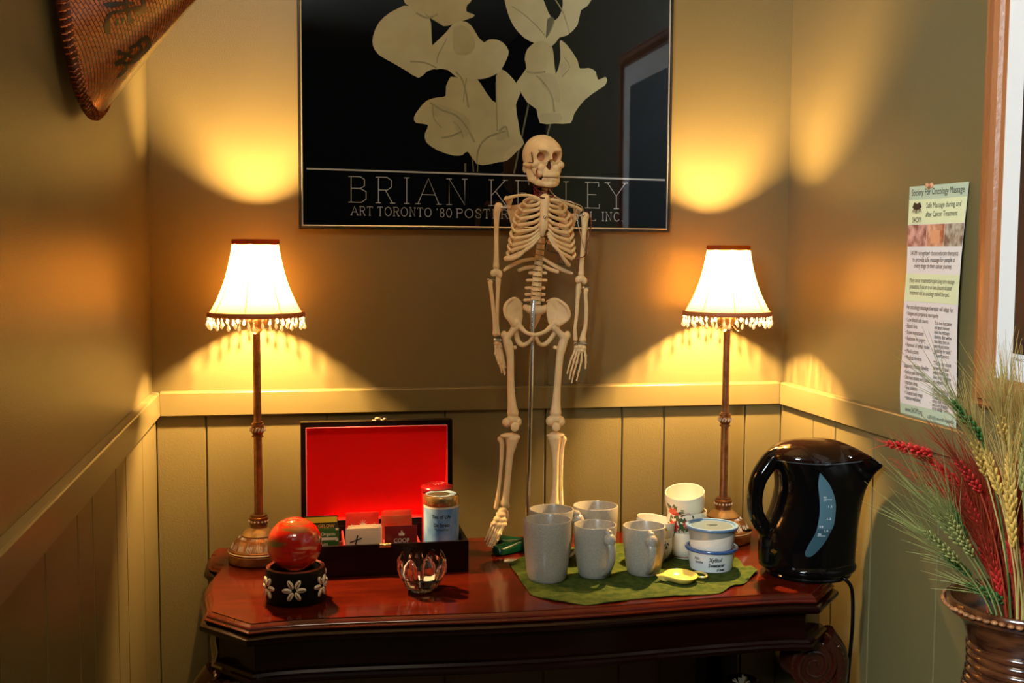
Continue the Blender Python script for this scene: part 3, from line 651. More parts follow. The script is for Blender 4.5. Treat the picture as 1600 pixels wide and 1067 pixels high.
m_sock = mat('socket_bounce_tint', (.55, .25, .13), .6); m_nose = mat('nasal_shade', (.10, .022, .015), .5); m_scar = mat('red_scar', (.32, .03, .015), .6)  # warm bounce in the sockets and nasal shade painted into these linings
for s in (-1, 1):
    e = MB(); sb(e, (s*10.8,12.8,-3.6), (7.4,1.8,7.0)); e.build('eye_socket', m_sock, skull, smooth=60)
e = MB(); sb(e, (0,20.2,-17), (4.4,1.6,7.0)); e.build('nasal_opening', m_nose, skull, smooth=60)
# stitched seams: cap line and temple scar
MB().tube([SKL(x, -7+math.sqrt(max(0, 1-(x/29.7)**2-((15-1.5)/31)**2))*34.4, 15) for x in range(-21, 22, 3)], .28*SK, 5).build('skullcap_seam', mat('seam_line', (.45, .28, .12), .7), skull)
MB().tube([K(830.5,238,20), K(831.5,245,25), K(833,253,25.5)], 1.0*SK, 6).tube([K(826,253.5,22), K(833,254,25.5)], .7*SK, 6).build('temple_spring', mat('spring_brown', (.12, .05, .02), .4), skull)
b = MB()
b.tube([SKL(s, f, z) for s, f, z in ((-24,-4,-20),(-22,2,-36),(-15,14,-42.5),(-7,24,-45),(0,26.5,-45.5),(7,24,-45),(15,14,-42.5),(22,2,-36),(24,-4,-20))], [4*SK, 5*SK, 5.2*SK, 5*SK, 5.4*SK, 5*SK, 5.2*SK, 5*SK, 4*SK], 12)
for s in (-1, 1): sb(b, (s*21,3,-31), (4.6,9,9.5)); sb(b, (s*17,12,-39), (5,7,6))
b.tube([SKL(-11,22,-39), SKL(-5,26.5,-39), SKL(0,27.6,-39), SKL(5,26.5,-39), SKL(11,22,-39)], 3.6*SK, 10); sb(b, (0,25.5,-46), (7,5,4.6))
jaw = remesh(b, .0011, 2).build('jaw', m_bone, sk, smooth=70)
tl = MB()
for zz in (-35.6,): tl.tube([SKL(x, 31.9-(x/13)**2*5.2, zz+abs(x)*.03) for x in range(-10, 11, 2)], .4*SK, 5)
tl.build('bite_line', m_nose, jaw)
tt = MB()
for s in (-1, 1):
    for k in range(5):
        x = (k+.5)*2.3
        for z in (-33.2, -38): tt.ell(SKL(s*x, 30.7-(x/13)**2*5.2, z), (1.15*SK, 1.2*SK, 2.0*SK), MR, 8, 6)
tt.build('teeth', m_bone, jaw)
MB().tube([K(840,262,27), K(838,268,26.5), K(839.5,274,26.5), K(838.5,279,25)], [.7*SK, 1.0*SK, .9*SK, .5*SK], 6).build('red_mark', m_scar, jaw)
# spine
spn = []
sx = spline([(852,290),(850,305),(848,330),(846,360),(844,390),(841,415),(839,440),(837.5,462),(837,480)], 24)
for i, (x, y) in enumerate(sx[:-1]):
    x1, y1 = sx[i+1]; d = -26 if y < 300 else (-26 - 4*sn((y-300)/180*PI) if y < 400 else lerp(-26, -14, (y-400)/80))
    r = lerp(5.0, 8.6, max(0, min(1, (y-300)/150))); v = MB()
    v.tube([K(x, y+.7, d), K(lerp(x, x1, .25), lerp(y, y1, .25), d), K(lerp(x, x1, .75), lerp(y, y1, .75), d), K(x1, y1-.7, d)], [r*SK, r*.93*SK, r*.93*SK, r*SK], 18)
    if y > 300: v.tube([K(x, y+3, d-8), K(x, y+8, d-17)], [2.6*SK, 1.4*SK], 8)
    v.build('vertebra', m_bone, sk, smooth=50)
for i, (y, w0, w1) in enumerate(((426.5,12,11),(438,15,12),(450,16,10),(460,15.5,10.5),(469,17,10))):
    x = [q[0] for q in sx if q[1] >= y][0]
    bone('transverse_process', [[(x-w0, y, -22, 2.6), (x-6, y-.5, -23, 2.4)]], sk, 0); bone('transverse_process', [[(x+6, y-.5, -23, 2.4), (x+w1+2, y, -22, 2.6)]], sk, 0)
# sternum
bone('sternum', [[(851,311,26,8.5),(850.5,320,28,7.5),(850,335,30,6.5),(849.5,352,30.5,7.0),(848,363,30,4),(847.5,368,29,1.6)]], sk, .0011, 3)
MB().ell(K(851.5,339.5,38), 3.0*SK).build('sternum_bolt', m_steel, sk)
# ribs: bony part spine -> side -> front stub, then thin cartilage to the sternum
RB = [(305,318,30,322,315), (311,327,37,330,324), (319,340,42,342,333), (327,350,44.5,352,342), (336,361,46.5,362,350), (346,372,48.5,373,357), (356,383,50,383,362), (366,393,51.5,392,366), (377,404,52.5,402,369)]
for i, (y0, y1, wd, ye, ys) in enumerate(RB):
    for s in (-1, 1):
        cx = 848.5 - i*.35; w_ = wd*(1.0 if s < 0 else .985); dp = 27; P_ = []
        amax = lerp(128, 112, i/8)
        for q in range(15):
            a = math.radians(lerp(8, amax, q/14)); t = q/14
            P_.append((cx+s*w_*sn(a), lerp(y0, ye + (s > 0)*2, t**1.0), -22 + dp*(1-cs(a))*.86, lerp(2.7, 3.9 if i > 0 else 3.2, t)))
        rb_ = MB(); rb_.tube([K(*p[:3]) for p in P_], [p[3]*SK for p in P_], 10, flat=.62, up=None)
        rib = rb_.build('rib', m_bone, sk, smooth=70)
        e = P_[-1]; mid = (lerp(e[0], 850, .55), lerp(e[1], ys, .5) + (2.5 if i > 3 else 1.0), 30)
        C_ = spline([e[:3], mid, (850+s*6.5, ys, 29)], 10)
        MB().tube([K(*p) for p in C_], [lerp(3.1, 1.7 if i > 4 else 2.1, q/10)*SK for q in range(11)], 8, flat=.6).build('costal_cartilage', m_bone, rib, smooth=70)
bone('costal_margin', [[(889,414,14,3.2),(884,408,22,3.0),(873,392,28,2.0),(862,374,30,1.4),(855,366,29.5,1.2)]], sk, 0)
bone('costal_margin', [[(791,404,10,4.2),(803,403,20,3.2),(816,396,25,2.2),(830,378,28.5,1.5),(844,366,29.5,1.2)]], sk, 0)
for sg in ([(836,404,-24,2.8),(815,408,-14,3.2),(797,416,-2,3.2),(788,422,4,2.2)], [(834,417,-24,2.8),(822,418.5,-16,3.2),(811,422,-9,3.0)], [(850,405,-24,2.8),(868,416,-14,3.2),(885,424,-3,3.0),(894,427,3,2.0)], [(850,416,-24,2.8),(860,421,-17,3.1),(871,424.5,-10,3.0)]):
    bone('floating_rib', [sg], sk, 0)
# shoulder girdle
bone('clavicle', [[(842,311,27,3.0),(830,306,27,2.4),(815,305,19,2.3),(800,307.5,8,2.7),(790,311,0,3.2)]], sk)
bone('clavicle', [[(862,312,27,3.0),(874,314,26,2.4),(888,319,17,2.4),(900,324,7,2.8),(907,328,0,3.2)]], sk)
def plate(name, outline, th, par, m=None, vs=.0011, it=4, extra=None):
    """bone plate from an outline of (x, y, d)"""
    b = MB(); P_ = [K(x, y, d) for x, y, d in outline]; c = sum(P_, Vector())/len(P_); n = len(P_)
    dv = Vector((0, -th*SK/2, 0)); vs_ = [p+dv for p in P_]+[c+dv*1.2]+[p-dv for p in P_]+[c-dv*1.2]
    fs = []
    for i in range(n):
        j = (i+1)%n; fs += [(i, j, n), (n+1+j, n+1+i, 2*n+1), (i, n+1+i, n+1+j, j)]
    b.add(vs_, fs)
    if extra:
        for sg in extra:
            P2 = spline([tuple(map(float, q)) for q in sg], 5*(len(sg)-1)); b.tube([K(*p[:3]) for p in P2], [p[3]*SK for p in P2], 12)
            for q in (P2[0], P2[-1]): b.ell(K(*q[:3]), q[3]*SK*.98, None, 12, 8)
    return remesh(b, vs, it).build(name, m or m_bone, par, smooth=70)
plate('scapula', [(791,313,-8),(800,321,-18),(822,318,-30),(826,335,-34),(818,358,-32),(806,370,-28),(798,350,-20),(793,330,-10)], 3.2, sk, extra=[[(791,309,-2,3.0),(794,316,-8,3.4),(796,324,-10,3.2)], [(800,311,4,2.0),(797,318,-4,2.6)]])
plate('scapula', [(903,332,-8),(893,334,-18),(874,326,-30),(872,342,-34),(880,366,-32),(891,377,-28),(897,356,-20),(901,342,-10)], 3.2, sk, extra=[[(905,327,-2,3.0),(903,334,-8,3.4),(900,342,-10,3.2)], [(897,324,4,2.0),(899,332,-4,2.6)]])
MB().tube([K(782,324,0), K(793,324,-4)], 1.7*SK, 10).ell(K(784,324,3), 3*SK).build('shoulder_pin', m_steel, sk)
MB().tube([K(913,337,0), K(901,336,-4)], 1.7*SK, 10).ell(K(912,336,4.5), 3*SK).build('shoulder_pin', m_steel, sk)
# arms
bone('humerus', [[(779,323,0,7.0),(776.5,332,0,5.2),(775.8,350,0,3.9),(775.5,380,0,3.7),(775.5,405,0,4.2),(775.3,416,0,5.2)]], sk, balls=[(770.5,427,0,4.6,4.6,5.8), (780.5,428,0,4.6,4.6,6.2), (775.5,425,0,6.4,4.4,6.5)])
bone('humerus', [[(914,338,0,7.0),(913.5,347,0,5.2),(912.5,365,0,3.9),(910,395,0,3.7),(908.5,418,0,4.0),(908,428,0,5.2)]], sk, balls=[(903,437,0,4.6,4.6,5.8), (913,438.5,0,4.6,4.6,6.2), (908,435,0,6.4,4.4,6.5)])
bone('ulna', [[(778.5,430,-3,3.6),(778.5,439,-3,4.2),(778,452,-2,3.4),(777,480,-1,3.0),(777,505,0,2.8),(778.5,522,0,3.2)]], sk)
bone('radius', [[(766,441,3,4.2),(766.5,448,3,3.2),(769.5,470,3,3.2),(772,495,2,3.3),(773.5,512,2,3.7),(774,521,2,5.0)]], sk)
bone('ulna', [[(904,441,-3,3.0),(904,449,-3,4.6),(902.5,465,-2,3.4),(901,490,-1,3.0),(898.5,515,0,3.0),(899,530,0,4.0)]], sk)
bone('radius', [[(915.5,453,3,4.2),(915,461,3,3.0),(916,485,3,3.3),(914.5,510,2,3.4),(911,524,2,4.4),(910.5,531,2,6.0)]], sk)
for (x, y, r, rx) in ((766.5,437,1.4,5.5),(915,449.5,1.4,5),(777,531,2.2,5.5),(906.5,536.5,1.8,9.5)):
    MB().tube([K(x-rx, y-.5, 3), K(x, y+.3, 4), K(x+rx, y+.6, 3)], r*SK, 8).ell(K(x-rx+1.5, y, 5), (r+1)*SK, None, 10, 6).build('joint_wire', m_steel, sk)
def hand(name, wrist, fingers, carp):
    h = bone(name, [], sk, .0009, 2, balls=carp)
    for fg in fingers:
        q = MB()
        for (a, b_) in zip(fg[:-1], fg[1:]):
            m1 = [lerp(a[k], b_[k], .5) for k in range(3)]
            q.tube([K(*a[:3]), K(*[lerp(a[k], b_[k], .2) for k in range(3)]), K(*m1), K(*[lerp(a[k], b_[k], .82) for k in range(3)]), K(*b_[:3])], [a[3]*SK*1.12, a[3]*SK*.86, a[3]*SK*.74, b_[3]*SK*.9, b_[3]*SK*1.15], 8)
            q.ell(K(*a[:3]), a[3]*SK*1.15, None, 8, 6); q.ell(K(*b_[:3]), b_[3]*SK*1.18, None, 8, 6)
        q.build('finger', m_bone, h, smooth=70)
hand('hand', None, [[(774.5,541,4,2.2),(774,552,7,1.9),(776.5,560,9,1.6),(779,568,9,1.3)], [(777,542,2,2.2),(778.5,560,4,1.9),(781.5,572,5,1.6),(784,582,4,1.2)], [(779.5,542,0,2.2),(782,561,1,1.9),(785.5,575,1,1.6),(788.3,585,0,1.2)],
      [(781.5,542,-3,2.1),(784.5,560,-3,1.8),(787,573,-3,1.5),(789,583,-4,1.2)], [(783,541,-6,2.0),(786,557,-7,1.7),(788.5,567,-7,1.4),(790,574,-8,1.1)]],
     [(775.5,536.5,2,4.2,5,3.6), (779.5,537.5,-2,4.2,5,3.6), (776,541,2,3.6,4,3.2), (781,541.5,-3,3.8,5,3.2)])
hand('hand', None, [[(899,546,2,2.3),(893,560,4,2.0),(889,572,5,1.7),(886.5,583,5,1.2)], [(902,547,3,2.3),(897,564,5,2.0),(892.5,579,6,1.7),(890,592,5,1.3)], [(905.5,547,3,2.3),(901.5,566,5,2.0),(896.5,583,6,1.7),(893.5,597.5,5,1.3)],
      [(909,547,3,2.3),(908.5,564,5,2.0),(904.5,580,6,1.7),(901,594,5,1.3)], [(913,545,4,2.4),(915,556,7,2.1),(915.2,566,8,1.8),(914.7,575,8,1.3)]],
     [(901,542.5,2,4.6,4.5,3.8), (907,541,2,5,4.5,4.0), (912,543.5,3,4.2,4.5,4.2), (904,547,2,5,4,3.2), (909.5,548,3,4.4,4,3.0)])
# pelvis
def wing(o, ring, extra):
    o = [(x, y, d*.55) for x, y, d in o]
    return plate('hip_bone', o, 6.0, sk, extra=extra, it=5)
wing([(815,474,-18),(811,468,-10),(806,465.6,-3),(798,468,3),(791,474,7),(788,482,9),(788.5,492,9),(793,500,7),(801,504,4),(808,508,2),(815,505,-6),(816.5,494,-15),(816,483,-20)], None,
     [[(815,475,-18,2.2),(806,466.5,-3,2.6),(796,469.5,5,2.8),(789,479,9,2.8),(790,492,9,2.8),(797,501,7,3.4),(803,507,4,6.0)], [(808,503,2,5.5),(815,513,4,4.2),(823,520,9,3.2),(834,523,13,3.6)],
      [(804,512,0,5.0),(807,524,-4,4.2),(810,534,-4,4.4),(817,539,-2,4.0),(826,535,4,3.2),(833,526,11,3.0)]])
wing([(856,470,-18),(860,467,-10),(866,466,-3),(875,470,3),(883,476,7),(889,484,9),(891,492,9),(888,500,7),(878,502,4),(867,509,2),(857,506,-6),(854,494,-15),(853.5,481,-20)], None,
     [[(855,471,-18,2.2),(866,467,-3,2.6),(877,471.5,5,2.8),(886,480,9,2.8),(889.5,492,9,2.8),(885,500,7,3.2),(871,506,4,5.5)], [(866,504,2,5.5),(859,512,4,4.4),(850,519,9,3.4),(838,523,13,3.6)],
      [(870,511,0,5.2),(866,521,-3,4.2),(859,531,-3,4.0),(851,538,-1,3.8),(843,537,4,3.2),(838,528,11,3.0)]])
bone('sacrum', [[(821,480,-18,5),(829,484,-14,7),(838,485,-12,8.5),(847,484,-14,7),(854,480,-18,5)], [(838,485,-14,9),(836,497,-22,8),(833,508,-26,5.5),(831,517,-25,3),(830,523,-22,2)]], sk, .0013, 4)
# legs
bone('femur', [[(803,513,2,5.8),(799,520,3,5.0),(792,529,2,6.4),(795,542,1,7.6),(797.5,560,1,6.0),(798,600,1,5.8),(800,630,1,7.0),(801.5,645,1,9.5)]], sk, .0013, 4, balls=[(787.5,523,0,5.4,5.5,6.5), (804.5,543,-3,3.2,3.5,3.6), (792,660,0,8,9,7.5), (808.5,659,0,6.8,9,8.5), (801,655,2,10,8,8), (805.5,511,2,6.4,6.4,6.2)])
bone('femur', [[(868,513,2,5.8),(873,519,3,5.0),(881,528,2,6.4),(878,542,1,7.4),(874.5,560,1,6.0),(871,600,1,5.8),(869,630,1,7.0),(868,645,1,9.5)]], sk, .0013, 4, balls=[(886.5,524,0,5.4,5.5,7.5), (867,543,-3,3.2,3.5,3.6), (860,658,0,7.5,9,8.5), (876,658,0,7,9,8.5), (868,654,2,10,8,8), (865.5,511,2,6.4,6.4,6.2)])
bone('patella', [], sk, .0011, 2, balls=[(804.5,667,12,7.0,3.6,7.6)]); bone('patella', [], sk, .0011, 2, balls=[(869,667,12,7.2,3.6,7.4)])
bone('tibia', [[(800,686,0,11),(799,697,1,8.0),(796.5,712,1,5.8),(793.5,745,1,5.2),(790.5,775,1,5.8),(788.5,786,0,7.5)]], sk, .0013, 3, balls=[(796,680.5,0,15.5,9,4.6), (805,683,0,8,8,6), (793,790,0,3.6,5,5.5)])
bone('fibula', [[(782,686,-4,5.2),(784,694,-3,3.8),(783.5,720,-2,3.0),(780.5,755,-1,2.7),(777,782,0,3.6),(774.5,793,0,3.4)]], sk)
bone('tibia', [[(867,684,0,11),(867.5,697,1,8.0),(868,712,1,5.8),(868,745,1,5.0),(867,772,1,5.8),(866,786,0,8.0)]], sk, .0013, 3, balls=[(868,680,0,15,9,4.4), (863,684,0,8,8,5)])
bone('fibula', [[(880.5,686,-4,5.4),(878.5,697,-3,3.8),(877,725,-2,2.9),(876.5,755,-1,2.8),(877,775,0,3.0),(877,790,0,3.6)]], sk)
def foot(pts, toes, name='foot'):
    f = bone(name, [], sk, .0010, 2, balls=pts)
    for fg in toes:
        q = MB()
        for (a, b_) in zip(fg[:-1], fg[1:]):
            q.tube([K(*a[:3]), K(*[lerp(a[k], b_[k], .3) for k in range(3)]), K(*[lerp(a[k], b_[k], .75) for k in range(3)]), K(*b_[:3])], [a[3]*SK*1.1, a[3]*SK*.82, b_[3]*SK*.85, b_[3]*SK*1.1], 8)
            q.ell(K(*a[:3]), a[3]*SK*1.12, None, 8, 6); q.ell(K(*b_[:3]), b_[3]*SK*1.15, None, 8, 6)
        q.build('toe', m_bone, f, smooth=70)
foot([(785,797,2,7.5,8,5), (783,804,6,8.5,8,6.5), (777.5,812,10,7,6,6.5), (785.5,813,10,6.5,6,6.5), (772,818,12,5,5,4.5), (780,820,13,6,5,5.5), (787,819,12,5.5,5,5), (791,806,-6,4.5,9,10)],
     [[(786,820,14,4.0),(780.5,834,18,3.4),(776,844,20,2.7),(770.5,854.5,19,2.3)], [(781,821,14,2.8),(773,840,18,2.2),(769,848,19,1.8),(766,853.5,18,1.6)], [(777.5,821,14,2.6),(769.5,839,17,2.1),(765.5,848,18,1.7),(763,852.5,17,1.5)],
      [(773.5,820,13,2.5),(766,836,16,2.0),(762.5,844,17,1.6),(760.5,849,16,1.4)], [(769.5,818,12,2.4),(763.5,832,15,1.9),(760,840,15,1.6),(758,844,14,1.4)]])
foot([(867,797,2,7.5,8,5), (868,804,6,8.5,8,6.5), (864,812,10,6,6,6.5), (872,812,10,6.5,6,6.5), (868,818,12,7,5,5)],
     [[(862+4*k,820,14,2.8),(860+5.5*k,838,18,2.2),(859+6*k,849,18,1.6)] for k in range(5)])
# rod and green star base
rb0 = K(832.3,490,-4); base_c = Vector((.772, YS, ZT)); rtop = K(834,470,-8)
MB().tube([rtop, rb0, K(824.5,800,0), Vector((K(823,842,0).x, YS, ZT+.012))], .0048, 14).build('rod', m_steel, sk)
bx = K(823,842,0).x; gb = MB()
for k, a in enumerate((200, 128, 56, 344, 272)):
    a = math.radians(a); dx, dy = cs(a), sn(a); pr = []
    for t in [i/16 for i in range(17)]:
        r = lerp(.010, .082, t); hw = lerp(.010, .020, t/.8) if t < .8 else .020*math.sqrt(max(.0, 1-((t-.8)/.2)**2))+.0004
        zt_ = ZT + .026 - .006*sn(t*PI*.5); c = Vector((bx+dx*r, YS+dy*r, 0))
        sd = Vector((-dy, dx, 0)); lift = .0035
        pr.append([c+sd*(hw*cs(b_)) + Vector((0, 0, (ZT+lift)+max(0, sn(b_))*(zt_-ZT-lift)**1)) for b_ in [2*PI*j/14 for j in range(14)]])
    gb.rings(pr)
    gb.lathe([(.0035, .0003), (.0045, .001), (.0045, .004)], (bx+dx*.070, YS+dy*.070, ZT), 10)
gb.lathe([(.016, .004), (.020, .008), (.020, .018), (.012, .026), (.006, .028)], (bx, YS, ZT), 24)
gb.build('stand_base', m_green, sk, smooth=50)
# bead strings hung on the skeleton
def beads(name, label, pts, r, m, step=None):
    P_ = [K(*p) for p in spline([tuple(map(float, q)) for q in pts], 14*len(pts))]; o = MB(); L_ = 0; nxt = 0; st = (step or r*2.05)
    for a, b_ in zip(P_[:-1], P_[1:]):
        d = (b_-a).length
        while nxt <= L_+d:
            o.ell(a.lerp(b_, (nxt-L_)/d if d else 0), r, None, 8, 6); nxt += st
        L_ += d
    root = thing(name, label, 'beads', P_[0]); o.build('bead_string', m, root, smooth=60)
    MB().tube(P_, r*.25, 4).build('cord', m_ink, root)
m_silv = mat('silver_beads', (.72, .68, .58), .15, metal=.9); m_redb = mat('red_beads', (.16, .006, .010), .12, coat=.8); m_blkb = mat('black_beads', (.02, .018, .018), .15, coat=.6)
beads('bead_necklace', 'dark red and black beads wound tightly around the skeleton neck', [(834,291,-12),(838,296,4),(846,301,14),(855,302,14),(862,297,4),(860,294,-14),(848,292,-26),(836,294,-14),(836,300,2),(844,305,14),(854,307,16),(863,307,8),(862,301,-14),(848,298,-28),(836,300,-16),(836,304,4),(846,309,32),(856,309,30)], .0021, m_redb)
beads('bead_necklace', 'silver bead string draped from the neck over the right-hand shoulder and arm', [(858,296,14),(864,303,20),(872,309,30),(884,314,26),(894,316,16),(899,322,12),(901,335,11),(903,348,10),(906,362,10),(910,378,10),(914,392,9),(917,396,7),(918,388,2),(919,372,-4),(918,350,-9),(913,333,-10),(908,322,-4),(899,318,4),(890,314,14)], .00125, m_silv)
beads('bead_necklace', 'dark red bead string looped around the right-hand upper arm below the shoulder', [(916,329,-10),(921,336,-6),(924,346,0),(922,362,6),(919,380,8),(917,394,8),(912,401,10),(904,403,12),(898,405,14),(894,407,16)], .0014, m_redb)
beads('bead_string', 'short black beads threaded between the lower right ribs of the skeleton', [(851,369,20),(855,374,14),(852,385,8),(856,391,6),(864,394,6),(872,396,8),(877,400,10),(873,406,6),(872,411,4),(877,413,4),(882,413,6),(880,408,8)], .0015, m_blkb, .0042)
#--SECTION4--
# ------------------------------------------------------------------ tea chest with packets and tins
BX0, BX1, BY0, BY1 = .299, .623, -.278, -.112; BH = .061; zb = ZT+.0004; t_ = .007
chest = thing('tea_chest', 'open black lacquer chest lined in bright red felt, filled with tea packets', 'tea chest', ((BX0+BX1)/2, BY0, ZT))
b = MB().box((BX0, BY0, zb), (BX1, BY0+t_, zb+BH)).box((BX0, BY1-t_, zb), (BX1, BY1, zb+BH)).box((BX0, BY0+t_, zb), (BX0+t_, BY1-t_, zb+BH)).box((BX1-t_, BY0+t_, zb), (BX1, BY1-t_, zb+BH)).box((BX0+t_, BY0+t_, zb), (BX1-t_, BY1-t_, zb+.006))
body_ = b.build('body', m_boxw, chest, smooth=0)
MB().box((BX0+t_+.0002, BY0+t_+.0002, zb+.0062), (BX1-t_-.0002, BY1-t_-.0002, zb+.008)).build('lining', m_felt, body_, smooth=0)
cols = [at(x, 830, -.2).x for x in (537, 599, 652)]
for x in cols: MB().box((x-.0018, BY0+t_+.0003, zb+.0082), (x+.0018, BY1-t_-.0003, zb+.052)).build('divider', m_boxin, chest, smooth=0)
MB().box((BX0+t_+.0003, -.197, zb+.0082), (cols[0]-.0021, -.1945, zb+.049)).build('divider', m_boxin, chest, smooth=0)
# lid: local u (x), v (up the lid), n (outwards to the viewer)
LT = math.radians(8); LH = at(590, 657, -.095).z - (zb+BH) ; lx0, lx1 = at(470, 730, -.11).x, at(707, 730, -.11).x
def ld(u, v, n): return Vector((u, BY1-.002 + v*sn(LT)*.25 - n, zb+BH+.0005+v))
def lbox(u0, u1, v0, v1, n0, n1): 
    m = MB(); m.box((u0, v0, n0), (u1, v1, n1)); m.v = [ld(v.x, v.y, v.z) for v in m.v]; return m
fw = .0115
lid = MB()
for a in ((lx0, lx1, 0, fw), (lx0, lx1, LH-fw, LH), (lx0, lx0+fw, fw, LH-fw), (lx1-fw, lx1, fw, LH-fw)): q = lbox(a[0], a[1], a[2], a[3], -.024, 0); lid.add(q.v, q.f)
q = lbox(lx0+fw, lx1-fw, fw, LH-fw, -.0235, -.019); lid.add(q.v, q.f)
lido = lid.build('lid', m_boxw, chest, smooth=0)
lbox(lx0+fw+.001, lx1-fw-.001, fw+.001, LH-fw-.001, -.0188, -.0172).build('felt_panel', m_felt, lido, smooth=0)
wl_ = MB()
i0, i1, j0, j1 = lx0+fw, lx1-fw, fw, LH-fw
for a in ((i0, i1, j0, j0+.0014), (i0, i1, j1-.0014, j1), (i0, i0+.0014, j0, j1), (i1-.0014, i1, j0, j1)): q = lbox(*a, -.0188, .0004); wl_.add(q.v, q.f)
wl_.build('felt_edge', m_felt, lido, smooth=0)
ed = MB()
for a in ((i0-.0004, i1+.0004, j0-.0012, j0+.0004), (i0-.0004, i1+.0004, j1-.0004, j1+.0012), (i0-.0012, i0+.0004, j0, j1), (i1-.0004, i1+.0012, j0, j1)): q = lbox(*a, .0, .0008); ed.add(q.v, q.f)
ed.build('pink_edging', m_pink, lido, smooth=0)
hx0, hx1 = at(497, 803, -.11).x, at(520, 803, -.11).x
hg = lbox(hx0, hx1, .001, .021, .0, .0016).build('hinge', m_gold, lido, smooth=0)
MB().ell(ld(hx0+.006, .0145, .0018), .0013, None, 8, 6).ell(ld(hx1-.006, .0145, .0018), .0013, None, 8, 6).build('screws', m_ink, hg)
cx_ = (at(593, 655, -.09)).x
MB().tube([ld(cx_-.016, LH+.0012, -.006), ld(cx_+.006, LH+.0012, -.006)], .0018, 8).ell(ld(cx_-.004, LH+.004, -.006), (.007, .003, .0042)).ell(ld(cx_+.010, LH+.003, -.006), (.004, .003, .003)).build('clasp', m_gold, lido)
lc = at(602, 852, BY0)
MB().tube([(lc.x-.011, BY0-.0012, lc.z), (lc.x+.011, BY0-.0012, lc.z)], .0042, 12, flat=.35).ell((lc.x, BY0-.003, lc.z), (.0045, .002, .0035)).build('catch', m_gold, body_)

def packet(label, x0, x1, ytop, Y, col, grp, lean=.006, draw=None, name='tea_packet', slope=0, vary=None):
    """sachet standing in the chest; x0, x1, ytop in picture pixels at depth Y"""
    a = at(x0, ytop, Y); c = at(x1, ytop, Y); zt = (a.z+c.z)/2; z0 = ZT+.0095; wd = c.x-a.x
    T = thing(name, label, 'tea packet', ((a.x+c.x)/2, Y, z0), grp)
    def P(u, v, d=0):   # u 0..1, v 0 bottom..1 top
        bulge = .0016*sn(PI*u)*sn(PI*min(1, v)) if 0 <= u <= 1 else 0
        return Vector((a.x+u*wd, Y - d + lean*v, z0+(zt-z0)*v + slope*(u-.5)*v))
    NU, NV = 8, 8; vs = []; fs = []
    for s in (1, -1):
        for i in range(NV+1):
            for j in range(NU+1):
                u, v = j/NU, i/NV; p = P(u, v); e = min(u, 1-u, 1-v, v)*NU; th = .0003+.0016*min(1, e)+.0002*sn(u*17+v*5)
                p.y -= s*th; vs.append(p)
    n = (NU+1)*(NV+1)
    for i in range(NV):
        for j in range(NU):
            k = i*(NU+1)+j; fs += [(k, k+1, k+NU+2, k+NU+1), (n+k, n+k+NU+1, n+k+NU+2, n+k+1)]
    for i in range(NV):
        for j in (0, NU): k = i*(NU+1)+j; fs.append((k, k+NU+1, n+k+NU+1, n+k))
    for j in range(NU):
        for i in (0, NV): k = i*(NU+1)+j; fs.append((k, k+1, n+k+1, n+k))
    MB().add(vs, fs).build('sachet', mat('sachet', col, .38, vary=vary), T, smooth=50)
    H = zt-z0
    def F(u, v): return P(u, v, .0026)
    if draw: draw(T, F, wd, H)
    return T
def rect(F, u0, v0, u1, v1, m, T, name='print'):
    vs = []; fs = []; n = 6
    for i in range(n+1): vs += [F(lerp(u0, u1, i/n), v0), F(lerp(u0, u1, i/n), v1)]
    for i in range(n): fs.append((2*i, 2*i+2, 2*i+3, 2*i+1))
    MB().add(vs, fs).build(name, m, T, smooth=0, fixn=False)
def wtxt(st, F, wd, H, u0, v, u1, hgt, m, T, d=.0002):
    MB().text(st, lambda a, b: F(u0+a/wd, v+b/H)+Vector((0, -d, 0)), hgt*1.4, fit=(u1-u0)*wd, bold=.012).build('lettering', m, T, smooth=0, fixn=False)
m_yel = mat('packet_yellow', (.85, .66, .06), .4); m_pw = mat('packet_white', (.85, .78, .65), .5); m_porg = mat('packet_gold', (.75, .45, .15), .4); m_pblk2 = mat('packet_black', (.018, .014, .008), .35)
def dr1(T, F, wd, H):
    rect(F, .02, .865, .98, .98, m_yel, T); wtxt('BIGELOW', F, wd, H, .30, .765, .90, .0062, m_porg, T); wtxt('orange spice', F, wd, H, .46, .68, .92, .0048, m_pw, T)
packet('black and yellow tea packet standing at the back left of the chest', 475, 528, 807, -.215, (.02, .016, .01), None, draw=dr1)
def dr2(T, F, wd, H):
    wtxt('Organic', F, wd, H, .28, .83, .86, .0062, m_pw, T); rect(F, .2, .715, .92, .785, m_pw, T); rect(F, .86, .69, .96, .76, m_pw, T); wtxt('mint', F, wd, H, .28, .59, .56, .006, m_pw, T); rect(F, .86, .95, .97, 1.0, m_pw, T)
packet('green tea packet with a white banner at the front left of the chest', 490, 530, 826, -.252, (.035, .13, .02), None, draw=dr2, lean=.004)
def dr3(T, F, wd, H):
    for k in range(7):
        a = PI*k/6; c = (.52, .72); MB().add([F(c[0]+.06*cs(a-.18), c[1]+.06*sn(a-.18)), F(c[0]+.06*cs(a+.18), c[1]+.06*sn(a+.18)), F(c[0]+.15*cs(a), c[1]+.15*sn(a))], [(0,1,2)]).build('print', m_pw, T, smooth=0, fixn=False)
    rect(F, .45, .70, .60, .78, m_pw, T); wtxt('2', F, wd, H, .15, .72, .2, .006, m_porg, T); wtxt('2', F, wd, H, .84, .72, .9, .006, m_porg, T)
packet('bright red tea packet with a pale sun emblem behind the white packets', 540, 592, 802, -.19, (.75, .035, .02), None, draw=dr3, slope=.001)
packet('plain red tea packet pressed behind the sun emblem packet', 541, 590, 801, -.178, (.60, .03, .02), None)
